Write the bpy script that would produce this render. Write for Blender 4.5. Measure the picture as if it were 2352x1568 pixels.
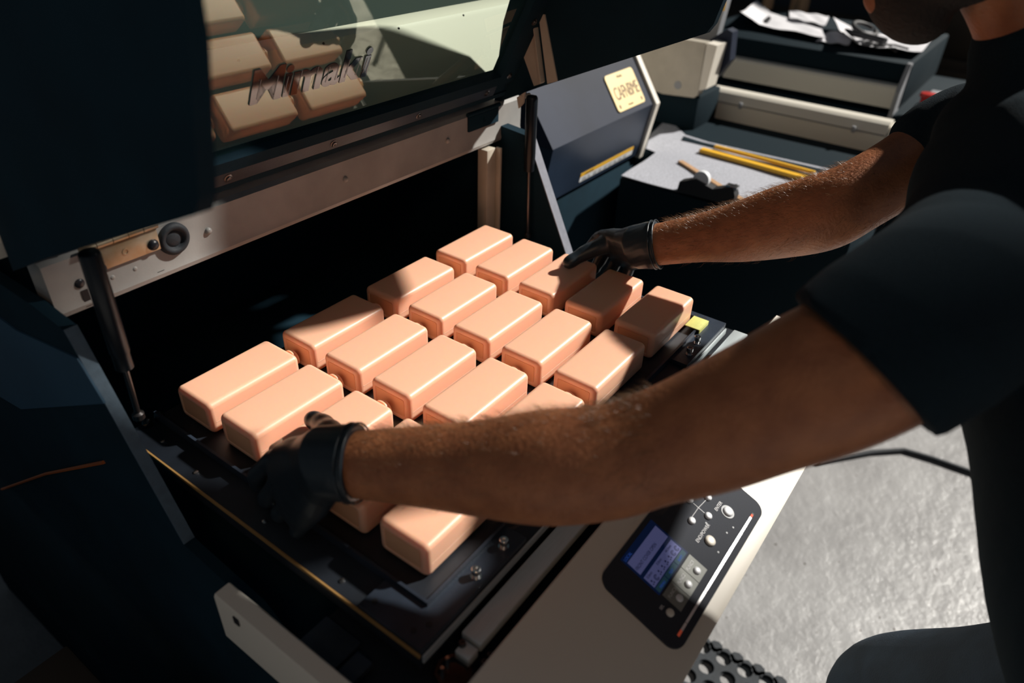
import bpy, bmesh, math, random
from mathutils import Vector, Matrix, Quaternion
random.seed(7)
for o in list(bpy.data.objects): bpy.data.objects.remove(o)
SC = bpy.context.scene
COL = SC.collection
V = Vector

# ---------------------------------------------------------------- camera, world, sun, exposure
cd = bpy.data.cameras.new('camera'); cam = bpy.data.objects.new('camera', cd); COL.objects.link(cam)
SC.camera = cam
cx = V((0.59112699, -0.80587721, 0.03362748)); cy = V((-0.43463577, -0.35338049, -0.82838033)); cz = V((0.67945612, 0.47506227, -0.55915581))
m = Matrix.Identity(4)
for i in range(3):
    m[i][0] = cx[i]; m[i][1] = -cy[i]; m[i][2] = -cz[i]
m.translation = V((-0.30186993, -0.66485738, 1.52166005))
cam.matrix_world = m
cd.sensor_width = 36; cd.lens = 1660.43 / 2352 * 36
cd.clip_start = 0.02; cd.clip_end = 60
cd.dof.use_dof = True; cd.dof.focus_distance = 0.90; cd.dof.aperture_fstop = 3.4

w = bpy.data.worlds.new('world'); SC.world = w; w.use_nodes = True
bg = w.node_tree.nodes['Background']; bg.inputs[0].default_value = (0.62, 0.80, 1.0, 1); bg.inputs[1].default_value = 0.072

AZ, EL = math.radians(-31.7), math.radians(38.3)
sd = bpy.data.lights.new('sun', 'SUN'); sun = bpy.data.objects.new('sun', sd); COL.objects.link(sun)
sd.energy = 6.2; sd.angle = math.radians(2.2); sd.color = (1.0, 0.955, 0.88)
sdir = V((math.cos(EL) * math.cos(AZ), math.cos(EL) * math.sin(AZ), math.sin(EL)))
sun.rotation_euler = sdir.to_track_quat('Z', 'Y').to_euler(); sun.location = sdir * 6
ld_ = bpy.data.lights.new('warm_fill', 'AREA'); fill = bpy.data.objects.new('warm_fill', ld_); COL.objects.link(fill)  # added warm fill from behind the camera, no known lamp there
ld_.shape = 'DISK'; ld_.size = .5; ld_.energy = 4.2; ld_.color = (1.0, .62, .34); fill.location = (-1.5, -1.9, 2.9)
fill.rotation_euler = (V((-1.5, -1.9, 2.9)) - V((.2, -.3, 1.0))).to_track_quat('Z', 'Y').to_euler()
SC.view_settings.view_transform = 'Standard'; SC.view_settings.look = 'None'
SC.view_settings.exposure = 0.0; SC.view_settings.gamma = 1.0; SC.view_settings.use_curve_mapping = False

# ---------------------------------------------------------------- materials
def mat(name, col, rough=.5, metal=0, spec=.5, noise=0, nscale=40, bump=0, bscale=200, sss=0, sheen=0, coat=0, col2=None, stretch=None):
    mt = bpy.data.materials.new(name); mt.use_nodes = True
    nt = mt.node_tree; b = nt.nodes['Principled BSDF']
    b.inputs['Base Color'].default_value = (*col, 1); b.inputs['Roughness'].default_value = rough
    b.inputs['Metallic'].default_value = metal; b.inputs['Specular IOR Level'].default_value = spec
    if sss:
        b.inputs['Subsurface Weight'].default_value = sss; b.inputs['Subsurface Radius'].default_value = (1, .35, .15); b.inputs['Subsurface Scale'].default_value = .008
    if sheen: b.inputs['Sheen Weight'].default_value = sheen
    if coat: b.inputs['Coat Weight'].default_value = coat
    if noise or bump:
        tc = nt.nodes.new('ShaderNodeTexCoord'); src = tc.outputs['Object']
        if stretch:
            mp = nt.nodes.new('ShaderNodeMapping'); mp.inputs['Scale'].default_value = stretch
            nt.links.new(src, mp.inputs[0]); src = mp.outputs[0]
    if noise:
        n = nt.nodes.new('ShaderNodeTexNoise'); n.inputs['Scale'].default_value = nscale; n.inputs['Detail'].default_value = 6
        r = nt.nodes.new('ShaderNodeValToRGB'); r.color_ramp.elements[0].position = .35; r.color_ramp.elements[1].position = .68
        c2 = col2 or tuple(c * (1 - noise) for c in col)
        r.color_ramp.elements[0].color = (*c2, 1); r.color_ramp.elements[1].color = (*col, 1)
        nt.links.new(src, n.inputs['Vector']); nt.links.new(n.outputs['Fac'], r.inputs[0]); nt.links.new(r.outputs[0], b.inputs['Base Color'])
    if bump:
        n = nt.nodes.new('ShaderNodeTexNoise'); n.inputs['Scale'].default_value = bscale; n.inputs['Detail'].default_value = 4
        bp = nt.nodes.new('ShaderNodeBump'); bp.inputs['Strength'].default_value = bump; bp.inputs['Distance'].default_value = .002
        nt.links.new(src, n.inputs['Vector']); nt.links.new(n.outputs['Fac'], bp.inputs['Height']); nt.links.new(bp.outputs[0], b.inputs['Normal'])
    return mt
M = {}
M['black'] = mat('black_plastic', (.006, .026, .042), .8, spec=.15, bump=.15, bscale=900, noise=.25, nscale=12)
M['blackmetal'] = mat('black_painted_metal', (.028, .04, .062), .42, noise=.45, nscale=22, bump=.08, bscale=500)
M['board'] = mat('black_jig_board', (.012, .017, .026), .5, noise=.4, nscale=30)
M['dimblue'] = mat('dark_blue_panel', (.026, .085, .15), .6, noise=.2, nscale=6)
M['deep'] = mat('deep_black_paint', (.003, .013, .020), .75, spec=.15)
M['deck'] = mat('dark_deck_paint', (.045, .060, .055), .6, spec=.3)
M['strut'] = mat('gloss_black', (.005, .008, .012), .32, spec=.35)
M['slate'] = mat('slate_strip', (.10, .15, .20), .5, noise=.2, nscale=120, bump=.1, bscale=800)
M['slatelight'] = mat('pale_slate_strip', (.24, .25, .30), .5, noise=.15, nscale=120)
M['navy'] = mat('navy_panel', (.02, .035, .065), .38, noise=.35, nscale=7, bump=.05, bscale=600)
M['bluegrey'] = mat('blue_grey_panel', (.020, .028, .052), .6, spec=.2, noise=.45, nscale=5)
M['cream'] = mat('cream_plastic', (.78, .73, .64), .42, bump=.05, bscale=900)
M['beige'] = mat('beige_paint', (.52, .47, .39), .45, noise=.12, nscale=30)
M['bar'] = mat('beige_bar_metal', (.37, .36, .345), .42, noise=.18, nscale=24, bump=.04, bscale=400)
M['gray'] = mat('gray_panel', (.30, .31, .33), .5)
M['silver'] = mat('brushed_aluminium', (.62, .68, .70), .38, metal=.35, noise=.12, nscale=60, stretch=(1, 30, 30))
M['steel'] = mat('steel', (.62, .62, .62), .25, metal=1)
M['steeldark'] = mat('dark_screw', (.12, .11, .11), .3, metal=.9)
M['brass'] = mat('yellow_brown_edge', (.32, .18, .06), .4)
M['rubber'] = mat('black_rubber', (.022, .028, .036), .7, bump=.2, bscale=300, noise=.3, nscale=50)
M['glove'] = mat('black_nitrile', (.014, .022, .030), .38, spec=.5, bump=.25, bscale=60)
M['shirt'] = mat('black_cotton', (.013, .026, .036), .95, spec=.08, sheen=.02, bump=.6, bscale=900, noise=.35, nscale=700)
M['jeans'] = mat('navy_denim', (.035, .06, .095), .85, bump=.5, bscale=500, noise=.4, nscale=18)
M['skin'] = mat('skin', (.46, .172, .070), .5, sss=.12, noise=.35, nscale=38, bump=.5, bscale=260, col2=(.33, .115, .048))
M['hair'] = mat('brown_hair', (.20, .105, .05), .4)
M['headhair'] = mat('dark_brown_hair', (.035, .022, .014), .65, bump=1, bscale=220, noise=.4, nscale=60, stretch=(1, 1, 4))
M['beard'] = mat('dark_beard', (.03, .022, .018), .8, bump=1, bscale=300)
M['bottle'] = mat('salmon_plastic', (.94, .515, .345), .40, spec=.7, sss=.45, bump=.06, bscale=1600)
M['bottle_bounce'] = mat('salmon_end_bounce_tint', (.93, .44, .25), .45, spec=.5, sss=.2)  # same plastic; bounced glow of the shaded end painted in as deeper orange
M['felt'] = mat('grey_felt', (.50, .51, .57), .9, noise=.3, nscale=260, bump=.6, bscale=300)
M['yellow'] = mat('yellow_plastic', (.85, .47, .03), .45)
M['wood'] = mat('pale_wood', (.62, .37, .20), .6, noise=.25, nscale=60, stretch=(1, 12, 12))
M['paper'] = mat('white_paper', (.74, .73, .76), .7, noise=.12, nscale=18)
M['tape'] = mat('yellow_tape', (.68, .70, .22), .6, noise=.1, nscale=200)
M['white'] = mat('white_plastic', (.78, .80, .83), .35)
M['red'] = mat('red_plastic', (.45, .02, .015), .4)
M['orange'] = mat('orange_cable', (.35, .09, .02), .5)
M['cardboard'] = mat('brown_board', (.045, .032, .02), .8, noise=.3, nscale=9)
M['keypad'] = mat('silver_keypad', (.24, .25, .23), .6)
M['ctrl'] = mat('dark_control_panel', (.040, .044, .055), .75, spec=.2, bump=.15, bscale=900)
M['rail'] = mat('pale_rail_paint', (.72, .68, .59), .45)
M['ink'] = mat('black_ink', (.01, .01, .012), .6)
M['inkwhite'] = mat('white_ink', (.70, .70, .72), .6)
M['inkbrown'] = mat('brown_ink', (.16, .07, .02), .6)
M['cream_label'] = mat('yellow_plate', (.93, .72, .34), .4)
M['rust'] = mat('stained_zinc', (.50, .46, .36), .38, metal=.6, noise=.5, nscale=34, col2=(.38, .27, .15))
M['logo'] = mat('black_logo', (.015, .016, .022), .35)
M['decal'] = mat('gloss_black_decal', (.006, .008, .014), .06, spec=1.0)
M['lens'] = mat('grey_lens', (.25, .27, .3), .1)

def emis(name, col, s):
    mt = mat(name, col, .6, spec=.2); b = mt.node_tree.nodes['Principled BSDF']
    b.inputs['Emission Color'].default_value = (*col, 1); b.inputs['Emission Strength'].default_value = s
    return mt
M['lcd'] = emis('lcd_panel', (.10, .11, .26), .35)
M['lcddark'] = emis('lcd_dark', (.004, .012, .05), .3)
M['lcdtext'] = emis('lcd_text', (.015, .02, .07), .2)
M['lcdgreen'] = emis('lcd_soft_keys', (.02, .055, .08), .3)
M['lcdblue'] = emis('lcd_blue_text', (.02, .06, .30), .5)
M['glow'] = emis('red_indicator', (.75, .12, .06), .15)
M['lightbar'] = mat('pale_light_bar', (.85, .78, .78), .15, coat=1)

def front_only(nt, fr):
    ge = nt.nodes.new('ShaderNodeNewGeometry'); mu = nt.nodes.new('ShaderNodeMath'); mu.operation = 'SUBTRACT'; mu.inputs[0].default_value = 1
    nt.links.new(ge.outputs['Backfacing'], mu.inputs[1]); m2 = nt.nodes.new('ShaderNodeMath'); m2.operation = 'MULTIPLY'
    nt.links.new(mu.outputs[0], m2.inputs[0]); nt.links.new(fr.outputs[0], m2.inputs[1]); return m2.outputs[0]
def glassmat():
    mt = bpy.data.materials.new('tinted_acrylic'); mt.use_nodes = True; nt = mt.node_tree
    nt.nodes.clear()
    out = nt.nodes.new('ShaderNodeOutputMaterial'); mix = nt.nodes.new('ShaderNodeMixShader')
    tr = nt.nodes.new('ShaderNodeBsdfTransparent'); tr.inputs[0].default_value = (.89, .955, .90, 1)
    gl = nt.nodes.new('ShaderNodeBsdfGlossy'); gl.inputs['Roughness'].default_value = .015; gl.inputs[0].default_value = (.82, .80, .62, 1)
    fr = nt.nodes.new('ShaderNodeFresnel'); fr.inputs[0].default_value = 2.3
    nt.links.new(front_only(nt, fr), mix.inputs[0]); nt.links.new(tr.outputs[0], mix.inputs[1]); nt.links.new(gl.outputs[0], mix.inputs[2])
    nt.links.new(mix.outputs[0], out.inputs[0]); return mt
M['glass'] = glassmat()
def clearmat():
    mt = bpy.data.materials.new('clear_acrylic'); mt.use_nodes = True; nt = mt.node_tree
    nt.nodes.clear()
    out = nt.nodes.new('ShaderNodeOutputMaterial'); mix = nt.nodes.new('ShaderNodeMixShader')
    tr = nt.nodes.new('ShaderNodeBsdfTransparent'); tr.inputs[0].default_value = (.7, .72, .72, 1)
    gl = nt.nodes.new('ShaderNodeBsdfGlossy'); gl.inputs['Roughness'].default_value = .08
    fr = nt.nodes.new('ShaderNodeFresnel'); fr.inputs[0].default_value = 1.6
    nt.links.new(front_only(nt, fr), mix.inputs[0]); nt.links.new(tr.outputs[0], mix.inputs[1]); nt.links.new(gl.outputs[0], mix.inputs[2])
    nt.links.new(mix.outputs[0], out.inputs[0]); return mt
M['clear'] = clearmat()

# painted concrete floor with scuffs
def floormat():
    mt = mat('painted_concrete', (.34, .34, .345), .27); nt = mt.node_tree; b = nt.nodes['Principled BSDF']
    tc = nt.nodes.new('ShaderNodeTexCoord')
    n1 = nt.nodes.new('ShaderNodeTexNoise'); n1.inputs['Scale'].default_value = 5; n1.inputs['Detail'].default_value = 8
    r1 = nt.nodes.new('ShaderNodeValToRGB'); r1.color_ramp.elements[0].position = .3; r1.color_ramp.elements[1].position = .7
    r1.color_ramp.elements[0].color = (.29, .285, .285, 1); r1.color_ramp.elements[1].color = (.40, .395, .395, 1)
    n2 = nt.nodes.new('ShaderNodeTexNoise'); n2.inputs['Scale'].default_value = 60; n2.inputs['Detail'].default_value = 3
    r2 = nt.nodes.new('ShaderNodeValToRGB'); r2.color_ramp.elements[0].position = .26; r2.color_ramp.elements[1].position = .31
    r2.color_ramp.elements[0].color = (.25, .2, .17, 1); r2.color_ramp.elements[1].color = (1, 1, 1, 1)
    mx = nt.nodes.new('ShaderNodeMix'); mx.data_type = 'RGBA'; mx.blend_type = 'MULTIPLY'; mx.inputs[0].default_value = 1
    for n in (n1, n2): nt.links.new(tc.outputs['Object'], n.inputs['Vector'])
    nt.links.new(n1.outputs[0], r1.inputs[0]); nt.links.new(n2.outputs[0], r2.inputs[0])
    nt.links.new(r1.outputs[0], mx.inputs[6]); nt.links.new(r2.outputs[0], mx.inputs[7]); nt.links.new(mx.outputs[2], b.inputs['Base Color'])
    n3 = nt.nodes.new('ShaderNodeTexNoise'); n3.inputs['Scale'].default_value = 22; n3.inputs['Detail'].default_value = 9; n3.inputs['Roughness'].default_value = .62
    bp = nt.nodes.new('ShaderNodeBump'); bp.inputs['Strength'].default_value = .75; bp.inputs['Distance'].default_value = .006
    nt.links.new(tc.outputs['Object'], n3.inputs['Vector']); nt.links.new(n3.outputs[0], bp.inputs['Height']); nt.links.new(bp.outputs[0], b.inputs['Normal'])
    return mt
M['floor'] = floormat()
M['wall'] = mat('dark_painted_wall', (.03, .045, .06), .8, noise=.2, nscale=3)

# ---------------------------------------------------------------- helpers
def tag(o, label=None, cat=None, group=None, kind=None):
    if label: o['label'] = label
    if cat: o['category'] = cat
    if group: o['group'] = group
    if kind: o['kind'] = kind
    return o
def thing(name, label, cat, loc=(0, 0, 0), group=None):
    o = bpy.data.objects.new(name, None); COL.objects.link(o); o.location = loc; o.empty_display_size = .05
    return tag(o, label, cat, group)
def link(name, me, parent=None):
    o = bpy.data.objects.new(name, me); COL.objects.link(o)
    if parent is not None:
        o.parent = parent; o.matrix_parent_inverse = Matrix.Translation(wloc(parent)).inverted()
    return o
def wloc(o):
    l = V(o.location)
    p = o.parent
    if p is not None: return V((0, 0, 0)) + (l if o.type == 'EMPTY' else V((0, 0, 0)))
    return l if o.type == 'EMPTY' else V((0, 0, 0))
class MB:
    """collects shapes (world coordinates) into one mesh"""
    def __init__(s): s.v = []; s.f = []
    def add(s, vs, fs):
        k = len(s.v); s.v += [tuple(v) for v in vs]; s.f += [tuple(i + k for i in f) for f in fs]; return s
    def box(s, a, b, bev=0, M4=None, seg=2):
        bm = bmesh.new(); bmesh.ops.create_cube(bm, size=1)
        a = V(a); b = V(b); c = (a + b) / 2; d = b - a
        for v in bm.verts: v.co = V((v.co.x * d.x, v.co.y * d.y, v.co.z * d.z))
        if bev: bmesh.ops.bevel(bm, geom=bm.edges[:], offset=bev, segments=seg, affect='EDGES', profile=.5)
        for v in bm.verts:
            v.co = v.co + c
            if M4: v.co = M4 @ v.co
        return s.bm(bm)
    def bm(s, bm):
        bm.verts.index_update()
        s.add([v.co.copy() for v in bm.verts], [[v.index for v in f.verts] for f in bm.faces]); bm.free(); return s
    def cyl(s, a, b, r, r2=None, n=20, cap=True):
        a = V(a); b = V(b); r2 = r if r2 is None else r2
        z = (b - a).normalized(); x = z.orthogonal().normalized(); y = z.cross(x)
        vs = []
        for p, rr in ((a, r), (b, r2)):
            for i in range(n):
                t = 2 * math.pi * i / n; vs.append(p + (x * math.cos(t) + y * math.sin(t)) * rr)
        fs = [(i, (i + 1) % n, n + (i + 1) % n, n + i) for i in range(n)]
        if cap: fs += [tuple(reversed(range(n))), tuple(range(n, 2 * n))]
        return s.add(vs, fs)
    def lathe(s, p, ax, prof, n=24):
        p = V(p); z = V(ax).normalized(); x = z.orthogonal().normalized(); y = z.cross(x)
        vs = []
        for h, r in prof:
            for i in range(n):
                t = 2 * math.pi * i / n; vs.append(p + z * h + (x * math.cos(t) + y * math.sin(t)) * max(r, 1e-5))
        fs = []
        for k in range(len(prof) - 1):
            fs += [(k * n + i, k * n + (i + 1) % n, (k + 1) * n + (i + 1) % n, (k + 1) * n + i) for i in range(n)]
        fs += [tuple(reversed(range(n))), tuple(range((len(prof) - 1) * n, len(prof) * n))]
        return s.add(vs, fs)
    def prism(s, poly, ax, lo, hi):
        """poly: list of 2D points in the plane normal to axis ax ('x': (y,z), 'y': (x,z), 'z': (x,y))"""
        n = len(poly)
        def mk(p, h): return {'x': V((h, p[0], p[1])), 'y': V((p[0], h, p[1])), 'z': V((p[0], p[1], h))}[ax]
        vs = [mk(p, lo) for p in poly] + [mk(p, hi) for p in poly]
        fs = [(i, (i + 1) % n, n + (i + 1) % n, n + i) for i in range(n)] + [tuple(reversed(range(n))), tuple(range(n, 2 * n))]
        return s.add(vs, fs)
    def tube(s, pts, rad, n=8):
        pts = [V(p) for p in pts]
        if not hasattr(rad, '__len__'): rad = [rad] * len(pts)
        vs = []; up = None
        for i, p in enumerate(pts):
            d = (pts[min(i + 1, len(pts) - 1)] - pts[max(i - 1, 0)]).normalized()
            if up is None: up = d.orthogonal().normalized()
            up = (up - d * up.dot(d)).normalized(); sd_ = d.cross(up)
            for k in range(n):
                t = 2 * math.pi * k / n; vs.append(p + (up * math.cos(t) + sd_ * math.sin(t)) * rad[i])
        fs = []
        for i in range(len(pts) - 1):
            fs += [(i * n + k, i * n + (k + 1) % n, (i + 1) * n + (k + 1) % n, (i + 1) * n + k) for k in range(n)]
        fs += [tuple(reversed(range(n))), tuple(range((len(pts) - 1) * n, len(pts) * n))]
        return s.add(vs, fs)
    def loft(s, rings, closed_ends=True):
        """rings: list of lists of points, all of the same length"""
        n = len(rings[0]); vs = [p for r in rings for p in r]; fs = []
        for i in range(len(rings) - 1):
            fs += [(i * n + k, i * n + (k + 1) % n, (i + 1) * n + (k + 1) % n, (i + 1) * n + k) for k in range(n)]
        if closed_ends: fs += [tuple(reversed(range(n))), tuple(range((len(rings) - 1) * n, len(rings) * n))]
        return s.add(vs, fs)
    def mesh(s, name, material, smooth=None):
        me = bpy.data.meshes.new(name); me.from_pydata(s.v, [], s.f); me.validate()
        bm = bmesh.new(); bm.from_mesh(me); bmesh.ops.recalc_face_normals(bm, faces=bm.faces[:])
        bm.to_mesh(me); bm.free()
        me.materials.append(material)
        if smooth is not None:
            me.polygons.foreach_set('use_smooth', [True] * len(me.polygons))
            if smooth < 180:
                me.set_sharp_from_angle(angle=math.radians(smooth))
        me.update(); return me
    def build(s, name, material, parent=None, smooth=35):
        return link(name, s.mesh(name, material, smooth), parent)
def part(name, material, parent, label=None):
    class P(MB):
        def done(s, smooth=35):
            o = s.build(name, material, parent, smooth)
            if label: o['label'] = label
            return o
    return P()
def remesh(mb, name, material, voxel, smooth_it=3, fac=.5, parent=None, pull=None):
    me = mb.mesh(name + '_raw', material, 180)
    o = bpy.data.objects.new(name, me); COL.objects.link(o)
    r = o.modifiers.new('r', 'REMESH'); r.mode = 'VOXEL'; r.voxel_size = voxel; r.use_smooth_shade = True
    sm = o.modifiers.new('s', 'SMOOTH'); sm.iterations = smooth_it; sm.factor = fac
    dg = bpy.context.evaluated_depsgraph_get()
    nm = bpy.data.meshes.new_from_object(o.evaluated_get(dg))
    bpy.data.objects.remove(o); bpy.data.meshes.remove(me)
    nm.name = name; nm.materials.clear(); nm.materials.append(material)
    nm.polygons.foreach_set('use_smooth', [True] * len(nm.polygons))
    return link(name, nm, parent)
def text_mb(mb, s, org, xdir, ydir, size, ext=.0002, spacing=1.0, wscale=1.0, off=0, shear=0):
    """adds lettering: org = lower-left corner, xdir/ydir unit vectors of the lettering plane"""
    cu = bpy.data.curves.new('t', 'FONT'); cu.body = s; cu.size = size; cu.extrude = ext; cu.space_character = spacing; cu.offset = off; cu.shear = shear
    o = bpy.data.objects.new('t', cu); COL.objects.link(o)
    dg = bpy.context.evaluated_depsgraph_get(); me = bpy.data.meshes.new_from_object(o.evaluated_get(dg))
    xd = V(xdir).normalized(); yd = V(ydir).normalized(); zd = xd.cross(yd); org = V(org)
    mb.add([org + xd * v.co.x * wscale + yd * v.co.y + zd * (v.co.z + ext) for v in me.vertices], [tuple(p.vertices) for p in me.polygons])
    bpy.data.objects.remove(o); bpy.data.meshes.remove(me); bpy.data.curves.remove(cu)

# ---------------------------------------------------------------- setting
fl = MB().box((-4, -4, -.05), (3.75, 5, 0)).build('floor', M['floor']); tag(fl, kind='structure')
wb = MB().box((-4, 5, 0), (3.75, 5.1, 5.6)).build('wall_back', M['wall']); tag(wb, kind='structure')
wr = MB()  # unseen wall added so its opening keeps the sun off the left floor
wr.box((3.6, -4, 0), (3.75, 5, 1.2)); wr.box((3.6, -4, 4.62), (3.75, 5, 5.6)); wr.box((3.6, -4, 1.2), (3.75, -2.78, 4.62)); wr.box((3.6, -.55, 1.2), (3.75, 5, 4.62))
wr = wr.build('sun_mask_wall', M['wall']); tag(wr, kind='structure')
wf = MB()  # frame of the added opening that limits the sunbeam
for y in (-2.76, -.57): wf.box((3.66, y - .02, 1.2), (3.70, y + .02, 4.62))
for z in (1.22, 4.60): wf.box((3.66, -2.78, z - .02), (3.70, -.55, z + .02))
wf = wf.build('sun_opening_frame', M['black']); tag(wf, kind='structure')
wl = MB().box((-4.1, -4, 0), (-4, 5.1, 3)).build('wall_left', M['wall']); tag(wl, kind='structure')

# ================================================================ PRINTER 1 (the one being loaded)
P1 = thing('flatbed_printer', 'open black and cream flatbed printer holding the salmon bottles, its lid raised', 'printer', (.27, .2, 0))
# body shell: walls around an open cavity
b = part('body', M['black'], P1)
b.box((-.092, -.352, .0), (.65, .95, .88), .004)
b.box((-.092, .30, .88), (.78, .95, 1.19), .004)
b.done()
side = [(.95, .02), (-.42, .02), (-.42, .86), (-.25, .905), (-.205, .93), (-.118, .953), (-.02, 1.155), (.035, 1.155), (.06, 1.19), (.95, 1.19)]
b = part('side_wall', M['black'], P1); b.prism([(.95, .02), (-.352, .02), (-.352, .84), (-.235, .925), (-.127, .937), (-.022, 1.150), (.03, 1.155), (.95, 1.155)], 'x', -.0925, -.0805); b.done(30)
b = part('side_wall', M['black'], P1); b.prism([(.95, .02), (-.352, .02), (-.352, .56), (-.42, .60), (-.42, .90), (-.235, .925), (-.127, .937), (-.022, 1.150), (.03, 1.155), (.95, 1.155)], 'x', .636, .655); b.done(30)
# sloping edge trims on the side walls
def edge_trim(x0, x1, y0, z0, y1, z1, m_):
    b = part('edge_trim', m_, P1, 'slate grey sloping edge strip')
    d = V((0, y1 - y0, z1 - z0)).normalized(); n = V((0, d.z, -d.y)) * (-1)
    n = V((0, -abs(d.z), abs(d.y)))
    a = V((0, y0, z0)); c = V((0, y1, z1)); t = .0015
    vs = [V((x, p.y, p.z)) + n * k for p in (a, c) for x in (x0, x1) for k in (0, t)]
    b.add(vs, [(0, 1, 3, 2), (4, 6, 7, 5), (0, 4, 5, 1), (2, 3, 7, 6), (1, 5, 7, 3), (0, 2, 6, 4)]); b.done(30)
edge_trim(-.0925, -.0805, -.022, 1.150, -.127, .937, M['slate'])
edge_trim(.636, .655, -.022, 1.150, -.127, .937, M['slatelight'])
# dark blue recessed side panel on the outer left face
b = part('side_panel', M['dimblue'], P1); b.prism([(.95, 1.12), (.10, 1.10), (-.035, 1.125), (-.060, 1.085), (.20, .945), (.95, .80)], 'x', -.0945, -.0925); b.done(30)
b = part('side_groove', M['orange'], P1); b.tube([(-.0935, .0, .975), (-.0935, .22, .825), (-.0935, .5, .62)], .0022, 6); b.done()
# beams inside
b = part('inner_post', M['beige'], P1); b.box((.588, .02, .93), (.612, .04, 1.128), .002); b.done()
b = part('inner_post_edge', M['beige'], P1); b.box((.612, .012, .93), (.617, .022, 1.128), .001); b.done()

# hinge bar
bar = part('hinge_bar', M['bar'], P1)
prof = [(.030, 1.188), (.030, 1.143), (.0285, 1.137), (.030, 1.132), (.036, 1.1295), (.06, 1.1295), (.06, 1.192), (.036, 1.192)]
bar.prism(prof, 'x', -.076, .690); HB = bar.done(30)
def dome(x, z, r, m_, name='bolt', y=.030, h=None, parent=P1):
    h = h or r * .55
    b = part(name, m_, parent)
    b.lathe((x, y + .0005, z), (0, -1, 0), [(0, r), (h * .3, r * .98), (h * .7, r * .8), (h * .93, r * .45), (h, .0005)], 20); return b.done(60)
dome(.031, 1.173, .0062, M['logo'], 'hinge_bolt', .0275, .006); dome(-.026, 1.168, .0062, M['logo'], 'hinge_bolt', .0275, .006); dome(-.0475, 1.160, .005, M['logo'], 'hinge_bolt')
for x in (.0965, .2995, .503): dome(x, 1.164, .0042, M['bar'], 'rivet', h=.004)
for x, z in ((.018, 1.1668), (-.0215, 1.1590), (.008, 1.1532), (-.016, 1.1533)): dome(x, z, .0026, M['bar'], 'pin', h=.0012)
for x, z in ((.009, 1.1468), (-.0135, 1.1468)): dome(x, z, .0020, M['ink'], 'pin_hole', h=.0002)
b = part('slot', M['ink'], P1); b.box((.029, .0292, 1.1375), (.037, .031, 1.1405)); b.done()
b = part('slot', M['ink'], P1); b.box((-.049, .0292, 1.134), (-.0425, .031, 1.152)); b.done()
b = part('grommet', M['rubber'], P1, 'black rubber grommet')
b.lathe((.0555, .0305, 1.1700), (0, -1, 0), [(0, .0178), (.003, .0176), (.0055, .0155), (.006, .0135), (.005, .0112), (.0025, .0098), (.0015, .0092), (.003, .006), (.0034, .0005)], 36); b.done(50)
for sx, mt_, lab in ((0, M['rust'], 'zinc hinge plate stained with rust'), (.586, M['black'], 'black hinge plate')):
    h = part('hinge', mt_, P1, lab)
    h.box((-.036 + sx, .0265, 1.1655), (.0385 + sx, .0305, 1.1885), .0006)
    H = h.done()
    for k in range(5):
        bb = MB(); bb.cyl((-.0395 + .016 * k + sx, .0265, 1.1925), (-.0242 + .016 * k + sx, .0265, 1.1925), .0034, n=14); bb.build('hinge_knuckle', mt_, H)
    bb = MB(); bb.lathe((.002 + sx, .0266, 1.1765), (0, -1, 0), [(0, .0034), (.0008, .0034), (.0008, .0022), (.0002, .002), (.0002, .0005)], 18); bb.build('hinge_hole', mt_, H)

# ---- lid
LID = bpy.data.objects.new('lid', None); COL.objects.link(LID); LID.location = (.28, .03, 1.2); LID.parent = P1
LID.matrix_parent_inverse = Matrix.Translation(P1.location).inverted(); LID['label'] = 'raised black lid with a green tinted window'
gd = V((0, -.4384, .8988)); gn = V((0, -.8988, -.4384))      # up the glass, towards the operator
g0 = V((0, .0370, 1.2016))                                    # hinge line foot of the frame (outer)
def lp(x, u, n): return V((x, 0, 0)) + g0 + gd * u + gn * n
def lbox(mb, x0, x1, u0, u1, n0, n1):
    vs = [lp(x, u, n) for x in (x0, x1) for u in (u0, u1) for n in (n0, n1)]
    mb.add(vs, [(0, 1, 3, 2), (4, 6, 7, 5), (0, 4, 5, 1), (2, 3, 7, 6), (1, 5, 7, 3), (0, 2, 6, 4)])
def lpart(name, m_, label=None):
    b = part(name, m_, LID, label); return b
wx0, wx1, wu0, wu1 = -.04, .598, .052, .56
f = lpart('window_frame', M['black'])
lbox(f, -.080, .640, .006, .014, -.006, .008)
lbox(f, -.080, .640, .036, wu0, -.006, .012)
lbox(f, -.080, .640, .014, .036, -.006, .006)
lbox(f, -.080, wx0, wu0, wu1, -.006, .012); lbox(f, wx1, .640, wu0, wu1, -.006, .012)
lbox(f, -.080, .640, wu1, .60, -.006, .012)
f.done(20)
g = lpart('window_glass', M['glass'], 'green tinted see-through window'); lbox(g, wx0 + .001, wx1 - .001, wu0 + .001, wu1 - .001, -.0015, .0015); g.done(20)
tb = lpart('frame_trim', M['blackmetal']); lbox(tb, -.06, .604, .015, .033, .006, .0085); tb.done(20)
for x in (-.03, .126, .277, .431, .583):
    b = lpart('frame_screw', M['steeldark']); p = lp(x, .0240, .008)
    b.lathe(p, gn, [(0, .0052), (.001, .0052), (.0015, .0035), (.003, .003), (.0032, .0015), (.0024, .0005)], 16); b.done(40)
for x, u in ((.619, .05), (.621, .14), (.619, .25)):
    b = lpart('frame_screw', M['steeldark']); p = lp(x, u, .012)
    b.lathe(p, gn, [(0, .0052), (.001, .0052), (.0015, .0035), (.003, .003), (.0032, .0015), (.0024, .0005)], 16); b.done(40)
wallp = [(.048, 1.186), (-.035, 1.2265), (-.288, 1.340), (-.296, 1.352), (-.318, 1.440), (-.325, 1.55), (-.305, 1.66), (-.285, 1.73), (-.135, 1.795), (.0336, 1.311), (.0455, 1.225), (.0465, 1.205)]
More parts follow.
